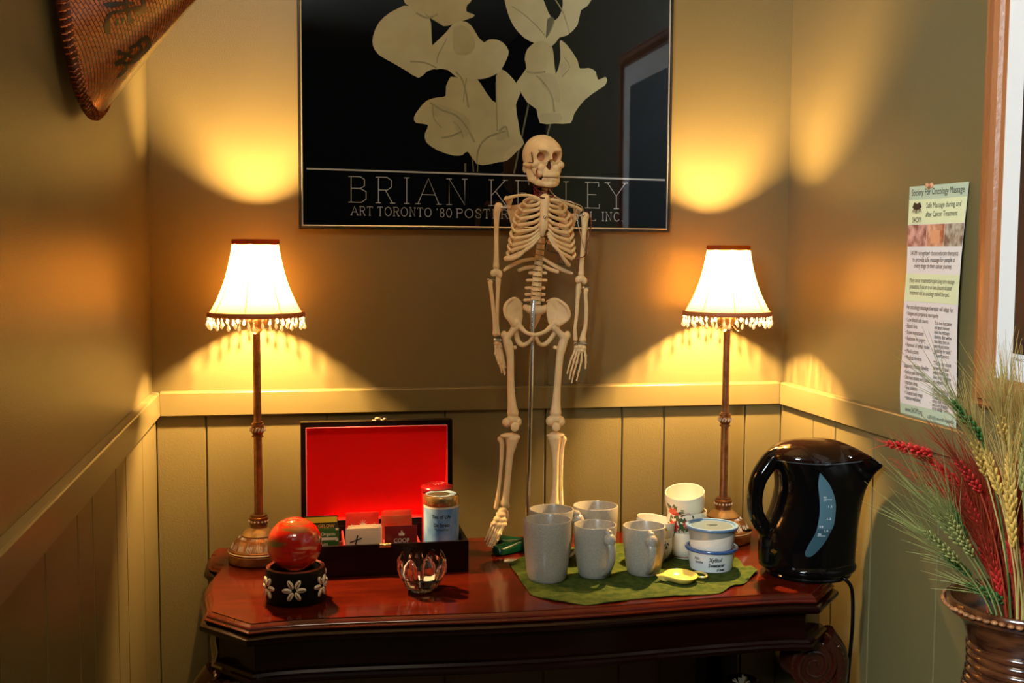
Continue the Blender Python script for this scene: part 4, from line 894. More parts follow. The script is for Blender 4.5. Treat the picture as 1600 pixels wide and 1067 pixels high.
wl2 = [('rearmost white paper tea packet in the middle compartment', 544, 596, 820.5, -.236), ('white paper tea packet second from the front in the middle compartment', 542, 597, 823.5, -.2475)]
for l, x0, x1, y, Y in wl2: packet(l, x0, x1, y, Y, (.85, .72, .56), None, lean=.004, slope=.0015)
def dr4(T, F, wd, H):
    m = MB()
    q = [F(.12, .68), F(.46, .78), F(.46, .75), F(.12, .645)]; m.add(q, [(0,1,2,3)]); q = [F(.24, .52), F(.28, .52), F(.36, .84), F(.32, .84)]; m.add([p+Vector((0,-.0002,0)) for p in q], [(0,1,2,3)]); m.build('print', m_ink, T, smooth=0, fixn=False)
packet('white paper tea packet with a black pen cross, frontmost in the middle compartment', 540, 595, 826, -.2585, (.86, .70, .52), None, lean=.004, draw=dr4)
for l, x0, x1, y, Y, cl in (('bright red tea packet at the very back of the right compartment', 599, 643, 797.5, -.172, (.72, .04, .02)), ('bright red tea packet with faint gold letters, middle of the right compartment', 597, 640, 799.5, -.185, (.78, .05, .025)), ('orange-red tea packet just behind the maroon one', 596, 644, 806, -.212, (.70, .07, .03))):
    packet(l, x0, x1, y, Y, cl, None, vary=(40, (cl[0]*.8, cl[1]*1.8, cl[2]*1.5)))
def dr5(T, F, wd, H):
    wtxt('COOP', F, wd, H, .28, .60, .76, .0085, m_pw, T); MB().add([F(.44, .765), F(.60, .765), F(.62, .82), F(.56, .835), F(.54, .89), F(.50, .89), F(.50, .835), F(.42, .83)], [tuple(range(8))]).build('emblem', m_pw, T, smooth=0, fixn=False)
packet('maroon tea packet with white COOP lettering at the front of the right compartment', 601, 652, 822, -.256, (.22, .012, .012), None, lean=.004, draw=dr5)

def tin(label, cx, xr, ytop, Y, R_, prof, z0, mats):
    pass
# blue tin (stands inside the chest's right bay)
tc_ = at(689.5, 800, -.205); R_ = 27.2*mpp(tc_); z1 = at(689.5, 772, -.205).z; z0 = ZT+.0098
tn = thing('tea_tin', 'pale blue tea tin with a bronze lid in the right bay of the chest', 'tin', (tc_.x, -.205, z0))
TCc = lambda z=0: (tc_.x, -.205, z)
zl = at(689.5, 790.5, -.205-R_).z - .003
MB().lathe([(R_-.001, 0), (R_, .001), (R_, zl-z0), (R_-.001, zl-z0+.001)], TCc(z0), 48).build('body', mat('tin_silver', (.65, .62, .55), .35, metal=.5), tn)
def wrap(c, r, lo, hi, z0_, z1_, m, name, par, n=24):
    a = MB(); vs = []; fs = []
    for i in range(n+1):
        th = lerp(lo, hi, i/n)
        for z in (z0_, z1_): vs.append(Vector((c[0]+r*cs(th), c[1]+r*sn(th), z)))
    for i in range(n): fs.append((2*i, 2*i+2, 2*i+3, 2*i+1))
    return a.add(vs, fs).build(name, m, par, smooth=60, fixn=False)
def cyl(c, r, a0):   # maps (u metres along, v height) round a cylinder, u = 0 at angle a0
    return lambda u, v, d=0: Vector((c[0]+(r+d)*cs(a0+u/r), c[1]+(r+d)*sn(a0+u/r), v))
AV = -PI/2 - math.atan2(tc_.x-CAM.x, 2.2)      # the angle that faces the camera
m_lab = mat('label_blue', (.07, .24, .62), .45, vary=(28, (.28, .48, .74), (1, 1, .6)))
lab = wrap(TCc(), R_+.0004, 0, 2*PI, z0+.004, zl-.002, m_lab, 'label', tn, 48)
wrap(TCc(), R_+.0006, 0, 2*PI, zl-.004, zl-.002, m_pw, 'label_band', lab, 48)
F_ = cyl(TCc(), R_+.0009, AV)
for st, x0, x1, y, h_ in (('Tea of Life', -.0195, .0195, 810.5, .0068), ('De Stress', -.0155, .0175, 823.5, .0068), ('"The Natural One"', -.014, .016, 829.5, .0038)):
    zz = at(689, y, -.205-R_).z
    MB().text(st, lambda a, b_, x0=x0, zz=zz: F_(x0+a, zz+b_), h_*1.5, fit=x1-x0, bold=.02).build('lettering', m_ink, tn, smooth=0, fixn=False)
m_rock = mat('label_rock', (.22, .10, .06), .5)
for u0, u1, hh in ((-.006, .006, .010), (-.022, -.012, .004), (.008, .020, .006)):
    MB().add([F_(u0, z0+.004), F_(u1, z0+.004), F_(u1-.001, z0+.004+hh+.014), F_(u0+.002, z0+.004+hh+.012)], [(0,1,2,3)]).build('label_picture', m_rock, tn, smooth=0, fixn=False)
ld_ = MB().lathe([(R_+.0002, 0), (R_+.0008, .001), (R_+.0008, z1-zl-.004), (R_-.001, z1-zl-.0005), (R_-.003, z1-zl), (.001, z1-zl)], TCc(zl+.0006), 48).build('lid', mat('bronze_lid', (.55, .36, .16), .25, metal=.85), tn)
MB().lathe([(R_-.0045, z1-zl+.0007), (R_-.005, z1-zl+.0012), (.0008, z1-zl+.0012)], TCc(zl+.0006), 40).build('lid_sticker', mat('sticker_sky', (.12, .26, .50), .4, vary=(60, (.40, .50, .55))), ld_)
MB().lathe([(R_-.012, z1-zl+.0013), (R_-.013, z1-zl+.0017), (.0008, z1-zl+.0017)], (tc_.x-.006, -.211, zl+.0006), 24, scal=(1, .8)).build('sticker_island', mat('sticker_dark', (.05, .05, .03), .4), ld_)
# red jar behind it
rc = at(682.5, 800, -.152); R2 = 25.2*mpp(rc); z1 = at(682.5, 756, -.152).z; RC = lambda z=0: (rc.x, -.152, z)
jr = thing('tea_jar', 'dark red lidded tea jar behind the pale blue tin', 'jar', (rc.x, -.152, z0))
m_rj = mat('jar_red', (.30, .012, .012), .2, coat=.5); m_rl = mat('jar_lid_red', (.22, .008, .010), .16, coat=.6)
zc = z1-.013
MB().lathe([(R2*.9, 0), (R2*.93, .002), (R2*.93, zc-z0-.004), (R2*.85, zc-z0)], RC(z0), 40).build('body', m_rj, jr)
wrap(RC(), R2*.94, AV-.9, AV-.35, zc-.040, zc-.006, m_pw, 'label', jr, 10)
jl = MB().lathe([(R2, 0), (R2*1.01, .002), (R2*1.01, .007), (R2*.95, .0095), (R2*.72, .0125), (R2*.70, .0115), (.001, .0115)], RC(zc+.0005), 48).build('lid', m_rl, jr)
MB().text('YX', lambda a, b_: Vector((rc.x-.008+a, -.158+b_, zc+.0125)), .016).build('lid_lettering', m_pink, jl, smooth=0)

# ------------------------------------------------------------------ crystal ball on a cowrie-shell ring
hc = at(462, 930, -.40); HB = Vector((at(462, 920, -.402).x, -.402, ZT)); HRr = 46.5*mpp((HB.x, -.402, .8))
zt_ = at(462, 884, -.402).z
hold = thing('shell_ring_holder', 'black ring holder studded with cowrie shell flowers under the red crystal ball', 'holder', HB)
hh = zt_-ZT
MB().lathe([(HRr*.88, .0004), (HRr*.96, .002), (HRr*1.0, hh*.2), (HRr*1.01, hh*.6), (HRr*.98, hh-.004), (HRr*.955, hh), (HRr*.86, hh), (HRr*.82, hh-.004), (HRr*.78, hh*.3), (HRr*.74, .010), (.001, .010)], HB, 56).build('ring', mat('black_suede', (.003, .002, .002), .6, spec=.15, bump=(300, .4)), hold)
MB().lathe([(HRr*.96, 0), (HRr*.90, .0022), (HRr*.835, 0), (HRr*.90, -.001), (HRr*.96, 0)], (HB.x, HB.y, ZT+hh), 56, cap0=False, cap1=False).build('rim_band', mat('brown_rim', (.10, .012, .008), .4), hold)
m_cow = mat('cowrie', (.78, .68, .52), .28, coat=.3); m_slit = mat('cowrie_slit', (.10, .05, .03), .5)
sh0 = None
AVb = -PI/2 - math.atan2(HB.x-CAM.x, 2.0)
for fi in range(6):
    a0 = AVb + math.radians(-3) + 2*PI*fi/6 - (2*PI*2/6) 
    n = Vector((cs(a0), sn(a0), 0)); t = Vector((-sn(a0), cs(a0), 0)); up = Vector((0,0,1)); c = HB + n*(HRr*1.01) + up*hh*.52
    for k in range(6):
        th = 2*PI*k/6 + .0; dr = t*cs(th)+up*sn(th); p = c + dr*.0122
        if sh0 is None:
            o_ = MB().ell((0,0,0), (.0088, .0030, .0046), None, 12, 8).build('cowrie_shell', m_cow, None, org=(0,0,0)); g_ = MB().ell((0,-.0027,0), (.0068, .0008, .0010), None, 8, 6).build('slit', m_slit, None, org=(0,0,0)); g_.parent = o_; sh0 = o_; oo = o_
        else:
            oo = sh0.copy(); COL.objects.link(oo); gg = kids(sh0)[0].copy(); COL.objects.link(gg); gg.parent = oo
        # curve round the ring: seat the shell on the cylinder
        ang = a0 + dr.dot(t)*.0122/(HRr); nn = Vector((cs(ang), sn(ang), 0)); tt_ = Vector((-sn(ang), cs(ang), 0)); d2 = (tt_*cs(th)+up*sn(th)).normalized()
        oo.parent = hold; M_ = Matrix((d2, -nn, d2.cross(-nn))).transposed().to_4x4()
        M_.translation = HB + nn*(HRr*1.01+.0012) + up*(hh*.52+.0122*sn(th)) - HB; oo.matrix_basis = M_
        M_.translation = Vector((HB.x+nn.x*(HRr*1.01+.0012)-HB.x, HB.y+nn.y*(HRr*1.01+.0012)-HB.y, hh*.52+.0122*sn(th)))
        oo.matrix_basis = M_
BR = 42.3*mpp((HB.x, -.402, .85)); bc = at(460.5, 850, -.402)
m_ball = bpy.data.materials.new('red_crystal'); m_ball.use_nodes = True; nt = m_ball.node_tree; b = nt.nodes['Principled BSDF']
b.inputs['Roughness'].default_value = .04; b.inputs['Coat Weight'].default_value = .8; b.inputs['Coat Roughness'].default_value = .02; b.inputs['IOR'].default_value = 1.45
tc = nt.nodes.new('ShaderNodeTexCoord'); mp = nt.nodes.new('ShaderNodeMapping'); mp.inputs['Rotation'].default_value = (.3, .55, .2); mp.inputs['Scale'].default_value = (7, 10, 50)
ns = nt.nodes.new('ShaderNodeTexNoise'); ns.inputs['Scale'].default_value = 1; ns.inputs['Detail'].default_value = 6; ns.inputs['Distortion'].default_value = .6
cr = nt.nodes.new('ShaderNodeValToRGB'); E_ = cr.color_ramp.elements; E_[0].position = .40; E_[0].color = (.22, .13, .03, 1); E_[1].position = .455; E_[1].color = (.62, .025, .008, 1)
for p_, c_ in ((.53, (.85, .022, .010, 1)), (.57, (.60, .015, .006, 1)), (.60, (.90, .12, .06, 1)), (.66, (.95, .50, .25, 1))): e_ = E_.new(p_); e_.color = c_
nt.links.new(tc.outputs['Object'], mp.inputs[0]); nt.links.new(mp.outputs[0], ns.inputs['Vector']); nt.links.new(ns.outputs['Fac'], cr.inputs[0]); nt.links.new(cr.outputs[0], b.inputs['Base Color'])
b.inputs['Transmission Weight'].default_value = .35; b.inputs['Subsurface Weight'].default_value = .12; b.inputs['Subsurface Radius'].default_value = (.03, .008, .004)
ball = MB().ell(bc, BR, None, 64, 40).build('crystal_ball', m_ball, None, smooth=60, org=bc)
tag(ball, 'shiny red and amber banded crystal ball resting on the shell-studded ring', 'crystal ball')

# ------------------------------------------------------------------ cut-glass lotus candle holder
lcx = at(659, 900, -.388); LB = Vector((lcx.x, -.388, ZT)); s_ = mpp((LB.x, -.388, .79))
m_glass = mat('lead_crystal', (1, .99, .97), .01, trans=1, ior=1.54)
lot = thing('lotus_candle_holder', 'small clear cut-glass lotus candle holder in front of the tea chest', 'candle holder', LB)
zt_ = at(659, 862, -.388).z-ZT
MB().lathe([(14*s_, .0003), (17*s_, .0012), (24*s_, .008), (29*s_, .019), (30*s_, .026), (27.5*s_, .029), (26*s_, .024), (23*s_, .015), (16*s_, .0115), (.001, .0105)], LB, 16).build('bowl', m_glass, lot, smooth=10)
for k in range(8):
    a = 2*PI*k/8 + .18; n = Vector((cs(a), sn(a), 0)); t = Vector((-sn(a), cs(a), 0)); rs = []
    outer = k % 2
    top = zt_ if not outer else zt_*.93
    for v, rr, wd, th in ((0, 22, 6, 2.6), (.3, 31, 11.5, 3.6), (.55, 36 + outer*2, 13.5, 3.4), (.78, 36 + outer*3, 11.5, 2.8), (.93, 33+outer*3, 6.5, 2.0), (1.0, 31+outer*3, 1.6, 1.1)):
        c = LB + n*(rr*s_) + Vector((0,0,.007+v*(top-.007))); ring = []
        for q in range(10):
            b_ = 2*PI*q/10; ring.append(c + t*(wd*cs(b_)*s_) + n*((th*sn(b_) - .10*wd*abs(cs(b_))**2*1.6)*s_))
        rs.append(ring)
    MB().rings(rs).build('petal', m_glass, lot, smooth=30)
MB().lathe([(.0165, .0), (.0172, .002), (.0172, .011), (.0168, .012), (.001, .0122)], LB+Vector((0,0,.0115)), 32).lathe([(.0006, .012), (.0006, .017)], LB+Vector((0,0,.0115)), 6).build('tealight', mat('wax', (.80, .76, .70), .4, sss=.4), lot)

# ------------------------------------------------------------------ green placemat
mp_ = [(796,880),(808,900),(829,927),(852,936),(881,941),(914,945),(945,943),(976,939),(991,936),(1042,933),(1090,930),(1125,926.6),(1143,917),(1162,913),(1172,904),(1184,893.6),(1174,889),(1162,885),(1152,877),(1140,868),(1120,862),(1060,858),(1000,852),(968,850),(930,852),(880,857),(840,864),(819,870)]
def tabz(x, y, z=ZT):
    d = FW + RT*((x-800)/FOC) - UP*((y-533.5)/FOC); return CAM + d*((z-CAM.z)/d.z)
mpts = [tabz(x, y, ZT+.001) for x, y in mp_]; mc = sum(mpts, Vector())/len(mpts)
m_mat = mat('green_fabric', (.026, .052, .008), .9, spec=.1, vary=(60, (.068, .088, .015)), bump=(500, .7))
vs = []; fs = []; edge = spline([(p.x, p.y) for p in mpts]+[(mpts[0].x, mpts[0].y)], 112)[:-1]; ne = len(edge); RG = 10
for r_i in range(RG+1):
    f = r_i/RG
    for k, (x, y) in enumerate(edge):
        jit = .0010*sn(k*2.1)+.0007*sn(k*5.3) if r_i == RG else 0
        right = max(0, (x-1.13)/.06); wv = (max(0, f-.75)*4)*(.0012+.0011*sn(k*.55)+right*.0035*(1+sn(k*.9)))
        vs.append(Vector((lerp(mc.x, x, f)*(1)+jit, lerp(mc.y, y, f)+jit, ZT+.0016+wv)))
top_n = len(vs)
for r_i in range(RG):
    for k in range(ne):
        j = (k+1)%ne; fs.append((r_i*ne+k, r_i*ne+j, (r_i+1)*ne+j, (r_i+1)*ne+k))
vs += [Vector((v.x, v.y, v.z-.0013)) for v in vs[-ne:]]
for k in range(ne):
    j = (k+1)%ne; fs.append((RG*ne+k, RG*ne+j, top_n+j, top_n+k))
pm = MB().add(vs, fs).build('placemat', m_mat, None, smooth=60, org=mc); tag(pm, 'green fabric placemat with a curled rough edge under the mugs and tubs', 'placemat')
ZM = ZT+.0022
#--SECTION5--
# ------------------------------------------------------------------ mugs
m_stone = mat('speckled_stoneware', (.37, .34, .27), .30, coat=.25, vary=(420, (.29, .265, .21)))
m_stin = mat('glaze_inside', (.55, .40, .26), .25, coat=.3)
def mug(cx, cyb, rt_px, rb_px, ytop, Y, label, handle=None, knob=True):
    """cx: picture x of the centre; ytop: picture y of the rim centre; handle = direction angle in plan"""
    p = at(cx, ytop, Y); s = mpp(p); ZB = ZM; H = p.z-ZB; rt = rt_px*s; rb = rb_px*s; c = Vector((at(cx, (ytop+cyb)/2, Y).x, Y, ZB))
    T = thing('mug', label, 'mug', c, 'speckled stoneware mugs on the placemat')
    MB().lathe([(rb-.004, .0), (rb-.001, .0005), (rb+.0006, .003), (lerp(rb, rt, .22), H*.06), (lerp(rb, rt, .52), H*.25), (lerp(rb, rt, .80), H*.5), (lerp(rb, rt, .95), H*.75), (rt, H-.002), (rt-.0006, H), (rt-.0022, H+.0002), (rt-.0034, H-.002),
                (lerp(rb, rt, .80)-.004, H*.5), (lerp(rb, rt, .5)-.004, H*.2), (rb-.006, .008), (.001, .007)], c, 56).build('body', m_stone, T)
    if handle is not None:
        n = Vector((cs(handle), sn(handle), 0)); q = lambda r, z: c + n*r + Vector((0,0,z))
        rr = lambda z: lerp(rb, rt, min(1, (z/H)*.9+.25))
        P_ = spline([tuple(q(rr(H*.80)-.003, H*.80)), tuple(q(rr(H*.8)+.010, H*.79)), tuple(q(rr(H*.7)+.019, H*.66)), tuple(q(rr(H*.5)+.021, H*.46)), tuple(q(rr(H*.3)+.015, H*.26)), tuple(q(rr(H*.12)+.003, H*.12)), tuple(q(rr(H*.10)-.003, H*.10))], 24)
        hd = MB().tube(P_, [lerp(.0092, .0062, i/24) for i in range(25)], 14, flat=.6, up=n)
        ho = hd.build('handle', m_stone, T, smooth=60)
        k = MB().ell(q(rr(H*.85)+.009, H*.80), (.0125, .0125, .0135)); k.ell(q(rr(H*.85)+.006, H*.925), (.0075, .0075, .0072)); k.ell(q(rr(H*.85)+.001, H*.965), (.0035, .0035, .004)); k.ell(q(rr(H*.85)+.016, H*.76), (.006, .006, .007))
        remesh(k, .0009, 5).build('bird_thumb_rest', m_stone, ho, smooth=70)
    return T
mug(855, 904, 37.5, 29, 811, -.360, 'tall speckled mug standing frontmost at the left end of the placemat', handle=math.radians(62))
mug(861.5, 880, 35.0, 27, 795, -.235, 'tall speckled mug directly behind the frontmost left mug', handle=math.radians(-20))
mug(930, 870, 35.3, 27, 789.5, -.215, 'tall speckled mug at the back, standing farthest from the table edge', handle=math.radians(70))
mug(929.5, 905, 33.3, 24, 819, -.352, 'tall speckled mug with bird-topped handle to its right, second in the front row', handle=math.radians(-72))
mug(1006, 905, 33.3, 24, 821, -.352, 'tall speckled mug whose bird-topped handle points at the viewer, beside the yellow dish', handle=math.radians(-92))

# ------------------------------------------------------------------ flowered cups in two stacks
m_porc = mat('cream_porcelain', (.80, .72, .55), .16, coat=.4); m_fred = mat('flower_red', (.50, .035, .02), .3); m_flf = mat('flower_leaf', (.03, .07, .035), .3); m_fln = mat('flower_line', (.12, .02, .02), .3)
def cup(c, r, h, label, tilt=(0, 0), art=0, rot=0, band=False):
    T = thing('flowered_cup', label, 'cup', c, 'flower-painted tea cups stacked behind the mugs')
    prof = [(r*.60, .0), (r*.63, .0008), (r*.66, .004), (r*.82, h*.16), (r*.97, h*.40), (r*1.0, h*.62), (r*.985, h-.002), (r*.97, h), (r*.945, h-.001), (r*.955, h*.62), (r*.92, h*.40), (r*.76, h*.2), (.001, h*.14)]
    MB().lathe(prof, c, 48).build('bowl', m_porc, T)
    def Rz(z):
        for (r0, z0), (r1, z1) in zip(prof[:7], prof[1:8]):
            if z0 <= z <= z1: return lerp(r0, r1, (z-z0)/max(1e-6, z1-z0))
        return r
    def F(u, v, d=.0005):
        v = max(.004, min(h-.003, v)); a = AV2+rot+u/r; R_ = Rz(v)+d; return Vector((c.x+R_*cs(a), c.y+R_*sn(a), c.z+v))
    AV2 = -PI/2 - math.atan2(c.x-CAM.x, 2.1)
    def blob(u, v, ru, rv, m, name, d, ang=0, n=12):
        pts = [(u+ru*cs(2*PI*i/n)*cs(ang)-rv*sn(2*PI*i/n)*sn(ang), v+ru*cs(2*PI*i/n)*sn(ang)+rv*sn(2*PI*i/n)*cs(ang)) for i in range(n)]
        vs = [F(u, v, d)]+[F(*p, d) for p in pts]; return MB().add(vs, [(0, i+1, (i+1)%n+1) for i in range(n)])
    rn = random.Random(art+3); A = MB(); B = MB(); Cc = MB()
    def put(dst, *a, **k): q = blob(*a, m=None, name='', **k); dst.add(q.v, q.f)
    if art:
        ce = [(-.021, h*.42, .0095)] if art == 1 else [(-.018, h*.5, .009), (.012, h*.62, .006)] if art == 2 else [(-.004, h*.7, .008)]
        for (u, v, R0) in [(u, v, R0*1.35) for u, v, R0 in ce]:
            for k in range(6): a = 2*PI*k/6; put(A, u+R0*.5*cs(a), v+R0*.5*sn(a), R0*.55, R0*.38, d=.0005+.00004*k, ang=a)
            for k in range(20):
                a = rn.uniform(-.3, 2.4) if art == 1 else rn.uniform(0, 2*PI); rr = R0*rn.uniform(1.1, 2.1); put(B, u+rr*cs(a), v+rr*sn(a)*.75, .0042, .0017, d=.0004, ang=a+rn.uniform(-.6, .6))
        if art == 2:
            for k in range(34): put(B, rn.uniform(-.022, .024), rn.uniform(h*.35, h*.92), .0042, .0018, d=.00045, ang=rn.uniform(0, 3))
        if art == 3:
            for k in range(14): u_ = lerp(-.030, .012, k/13); put(Cc if k % 3 else A, u_, h*.80+.003*sn(k*2.2), .0028, .0014, d=.0005, ang=k)
            for k in range(9): u_ = lerp(-.002, .022, k/8); put(B, u_, h*.72+.004*sn(k*1.7), .0045, .0018, d=.0006, ang=k*.7)
        stem = spline([(ce[0][0], ce[0][1]), (-.004, h*.35), (.012, h*.45), (.018, h*.3)], 16)
        Cc.tube([F(u, v, .0003) for u, v in stem], .0004, 5)
        A.build('painted_blossom', m_fred, T, smooth=0, fixn=False); B.build('painted_leaves', m_flf, T, smooth=0, fixn=False); Cc.build('painted_stem', m_fln, T, smooth=0, fixn=False)
    if band: MB().lathe([(r*.66+.0004, .0035), (r*.70+.0005, .0055)], c, 40, cap0=False, cap1=False).build('painted_band', m_fred, T, smooth=0)
    T.rotation_euler = (tilt[0], tilt[1], 0)
    return T
c1 = Vector((at(1070, 860, -.250).x, -.250, ZM)); s = mpp(c1); rC = 31*s
cup(c1, rC, .056, 'plain cream cup at the bottom of the taller right stack, behind the tubs', band=True)
cup(c1+Vector((.003, 0, .0415)), rC, .056, 'densely flowered cup in the middle of the taller right stack', art=2, rot=-.25)
cup(c1+Vector((.002, .002, .0855)), rC*1.0, .054, 'tilted cup with a red blossom on top of the taller right stack', tilt=(math.radians(13), math.radians(-9)), art=1, rot=-.15)
c2 = Vector((at(1020, 860, -.262).x, -.262, ZM)); 
cup(c2, rC*.98, .050, 'cream cup at the bottom of the shorter left stack, half hidden by a mug', art=3, rot=.3)
cup(c2+Vector((-.001, .001, .0352)), rC*.98, .050, 'tilted patterned cup on top of the shorter left stack', tilt=(math.radians(2), math.radians(8)), art=3)

# ------------------------------------------------------------------ sweetener tubs
m_tub = mat('frosted_plastic', (.74, .76, .74), .38, sss=.3, bump=(60, .1)); m_tub2 = mat('clear_plastic', (.30, .31, .28), .3, coat=.3); m_blid = mat('blue_lid', (.10, .20, .36), .30, coat=.3); m_blid2 = mat('blue_lid_deep', (.035, .10, .30), .26, coat=.4); m_pow = mat('white_powder', (.85, .78, .66), .8, bump=(300, .5))
tcx = at(1111, 890, -.338); TBc = Vector((tcx.x, -.338, ZM)); s = mpp(TBc)
def tub(c, label, lidm, h, clear):
    T = thing('sweetener_tub', label, 'tub', c, 'lidded sweetener tubs stacked on the placemat')
    r0, r1 = 32.5*s, 36.5*s
    MB().lathe([(r0-.003, 0), (r0, .0008), (r0+.0006, .003), (r1, h-.004), (r1+.001, h)], c, 56).build('tub', m_tub2 if clear else m_tub, T)
    if clear:
        # powder seen through the wall: a heap with a sloping surface
        vs = []; fs = []; n = 40
        for i in range(n+1):
            a = AV3-PI/2+PI*i/n; f = i/n; zt = h*.30 + h*.52*(f**.8)
            for z, rr in ((.001, r0+.0008), (zt*.5, lerp(r0, r1, .5*zt/h)+.0009), (zt, lerp(r0, r1, zt/h)+.0009)): vs.append(Vector((c.x+rr*cs(a), c.y+rr*sn(a), c.z+z)))
        for i in range(n):
            for k in (0, 1): fs.append((3*i+k, 3*i+3+k, 3*i+4+k, 3*i+1+k))
        MB().add(vs, fs).build('powder', m_pow, T, smooth=60, fixn=False)
    lo = MB().lathe([(r1+.0012, -.0010), (r1+.0052, -.0005), (r1+.0060, .001), (r1+.0060, .003), (r1+.0050, .0046), (r1+.0025, .0052), (r1-.0005, .0046), (r1-.0020, .0022), (.001, .0022)], c+Vector((0,0,h)), 64).build('lid', lidm, T)
    return T, lo, r0, r1
AV3 = -PI/2 - math.atan2(TBc.x-CAM.x, 2.05)
hL = .040
T1, l1, r0, r1 = tub(TBc, 'lower frosted tub hand-lettered Xylitol Sweetener, with a deep blue lid', m_blid2, hL, False)
T2, l2, _, _ = tub(TBc+Vector((0, 0, hL+.0028)), 'upper frosted tub half full of white powder, with a pale blue lid', m_blid, .0400, True)
MB().lathe([(r1-.006, 0), (r1-.0066, .0005), (.001, .0005)], TBc+Vector((0, 0, hL+.0028+.040+.0023)), 40).build('clear_panel', mat('lid_window', (.10, .15, .20), .2), l2)
sc_ = MB()
for k, pts in enumerate(([(-.010,.004),(-.002,.001),(.004,.006),(.012,.003)], [(-.006,-.002),(.003,-.001),(.010,-.004)], [(.0,.007),(.002,-.003)])): sc_.tube([TBc+Vector((x, y, hL+.0028+.040+.0031)) for x, y in pts], .0004, 5)
sc_.build('scribble', m_ink, l2)
Fc = lambda u, v: Vector((TBc.x+(lerp(r0, r1, v/hL)+.0007)*cs(AV3+u/r1), TBc.y+(lerp(r0, r1, v/hL)+.0007)*sn(AV3+u/r1), TBc.z+v))
for st, u0, u1, v, h_ in (('Xylitol', -.005, .021, .0225, .0075), ('Sweetener', -.006, .029, .0118, .0068), ('Ø Sweet', .012, .029, .0040, .0050), ("Xylo's", -.037, -.024, .0250, .0050), ('Sunshine', -.035, -.017, .0180, .0045)):
    MB().text(st, lambda a, b_, u0=u0, v=v: Fc(u0+a+b_*.18, v+b_+a*.03), h_*1.6, fit=u1-u0, bold=.03).build('handwriting', m_ink, T1, smooth=0, fixn=False)

# ------------------------------------------------------------------ yellow teapot-shaped dish
m_yd = mat('yellow_ceramic', (.80, .58, .12), .22, coat=.4)
YD = tabz(1060, 907, ZM); s = mpp(YD); yc = Vector((YD.x, YD.y, ZM))
prof = [(-35,3),(-27,4.5),(-19,9),(-10,15),(0,18),(10,18),(20,15),(26,9),(29,4),(30,0),(29,-4),(26,-9),(20,-14),(10,-18),(0,-18),(-10,-14),(-19,-6),(-27,-1),(-35,-1)]
def dish_ring(k, z): return [Vector((yc.x+(x*k+0)*s*(1 if True else 0), yc.y+(y*k*1.75)*s, ZM+z+(.003 if z > .006 else 0))) for x, y in [(a, b_) for a, b_ in spline(prof+[prof[0]], 63)][:-1]]
dish = thing('tea_bag_dish', 'small yellow teapot-shaped tea bag dish in front of the blue-lidded tubs', 'dish', yc)
MB().rings([dish_ring(.60, .0003), dish_ring(.80, .002), dish_ring(.97, .0065), dish_ring(1.0, .0085), dish_ring(.985, .0092), dish_ring(.95, .0085), dish_ring(.80, .0048), dish_ring(.4, .0030), dish_ring(.02, .0028)]).build('dish', m_yd, dish, smooth=60)
MB().tube([yc+Vector(((35.5+9.5*cs(a))*s, 15*sn(a)*s, .0095)) for a in [lerp(-2.6, 2.6, i/24) for i in range(25)]], .0019, 8).build('handle', m_yd, dish)

# ------------------------------------------------------------------ kettle
YK = -.395; sk_ = mpp(at(1262, 800, YK))
m_kw = mat('water_window', (.07, .15, .19), .25, spec=.6, coat=.2, bump=(30, .1)); m_mark = mat('window_marks', (.80, .86, .88), .5)
kc = Vector((at(1262, 905, YK).x, YK, ZT))
ket = thing('electric_kettle', 'glossy black electric kettle with a blue-grey water window at the right end of the table', 'kettle', kc)
lev = [(884,1190,1329,64,0),(876,1189,1330,65,0),(857,1189,1331,65.5,0),(840,1190.5,1333,65.5,1),(820,1197,1335,65,2),(800,1206,1339,64,6),(780,1212,1344,63,12),(762,1215,1350,62,18),(745,1214,1360,61,28),(735,1211,1369,60,36),(727,1208,1377.5,58.5,46),(720,1205,1371,57,44),(714,1202,1362,55.5,40),(708,1203,1351,53,34),(702,1208,1340,48,27),(696,1216,1327,41,20),(691,1229,1315,32,13),(687.5,1247,1303,20,8),(685.5,1262,1290,8,3)]
def kring(y, xl, xr, bd, st, n=64):
    cx = (xl+xr-st)/2; a_ = (xr-st-xl)/2; o = []      # the spout turns a little towards the viewer
    for j in range(n):
        th = 2*PI*j/n; c_ = max(0, cs(th))**5; p = at(cx + a_*cs(th) + st*c_, y, YK - .105*(st/46)*c_); o.append(Vector((p.x, p.y+bd*sk_*sn(th), p.z)))
    return o
def kint(y):
    for A_, B_ in zip(lev[:-1], lev[1:]):
        if A_[0] >= y >= B_[0]: t = (A_[0]-y)/(A_[0]-B_[0]); return tuple(lerp(p, q, t) for p, q in zip(A_, B_))
lv = [l for l in spline([tuple(map(float, l)) for l in lev[:13]], 36)]
lv2 = [l for l in spline([tuple(map(float, l)) for l in lev[12:]], 20)]
MB().rings([kring(*l) for l in lv]).build('body', m_black, ket, smooth=50)
lidk = MB().rings([kring(l[0]-.6, l[1]+.0, l[2], l[3]+.0, l[4]) for l in lv2]).build('lid', mat('lid_plastic', (.014, .004, .002), .07, spec=.6), ket, smooth=50)
MB().rings([[p + (p-Vector((kc.x, YK, p.z))).normalized()*.0009 for p in kring(*kint(y))] for y in (716, 715, 714.2)], False, False).build('lid_seam', m_steel if False else mat('seam_gloss', (.05, .05, .055), .08, coat=1), lidk, smooth=50)
hp_ = [(1228,707,13),(1219,708.5,13.5),(1207,716,14),(1195,731,13.5),(1184.5,750,12.5),(1179.5,775,11.6),(1180.5,798,11.6),(1187,815,12),(1198,830,12)]
hP = spline([tuple(map(float, q)) for q in hp_], 36)
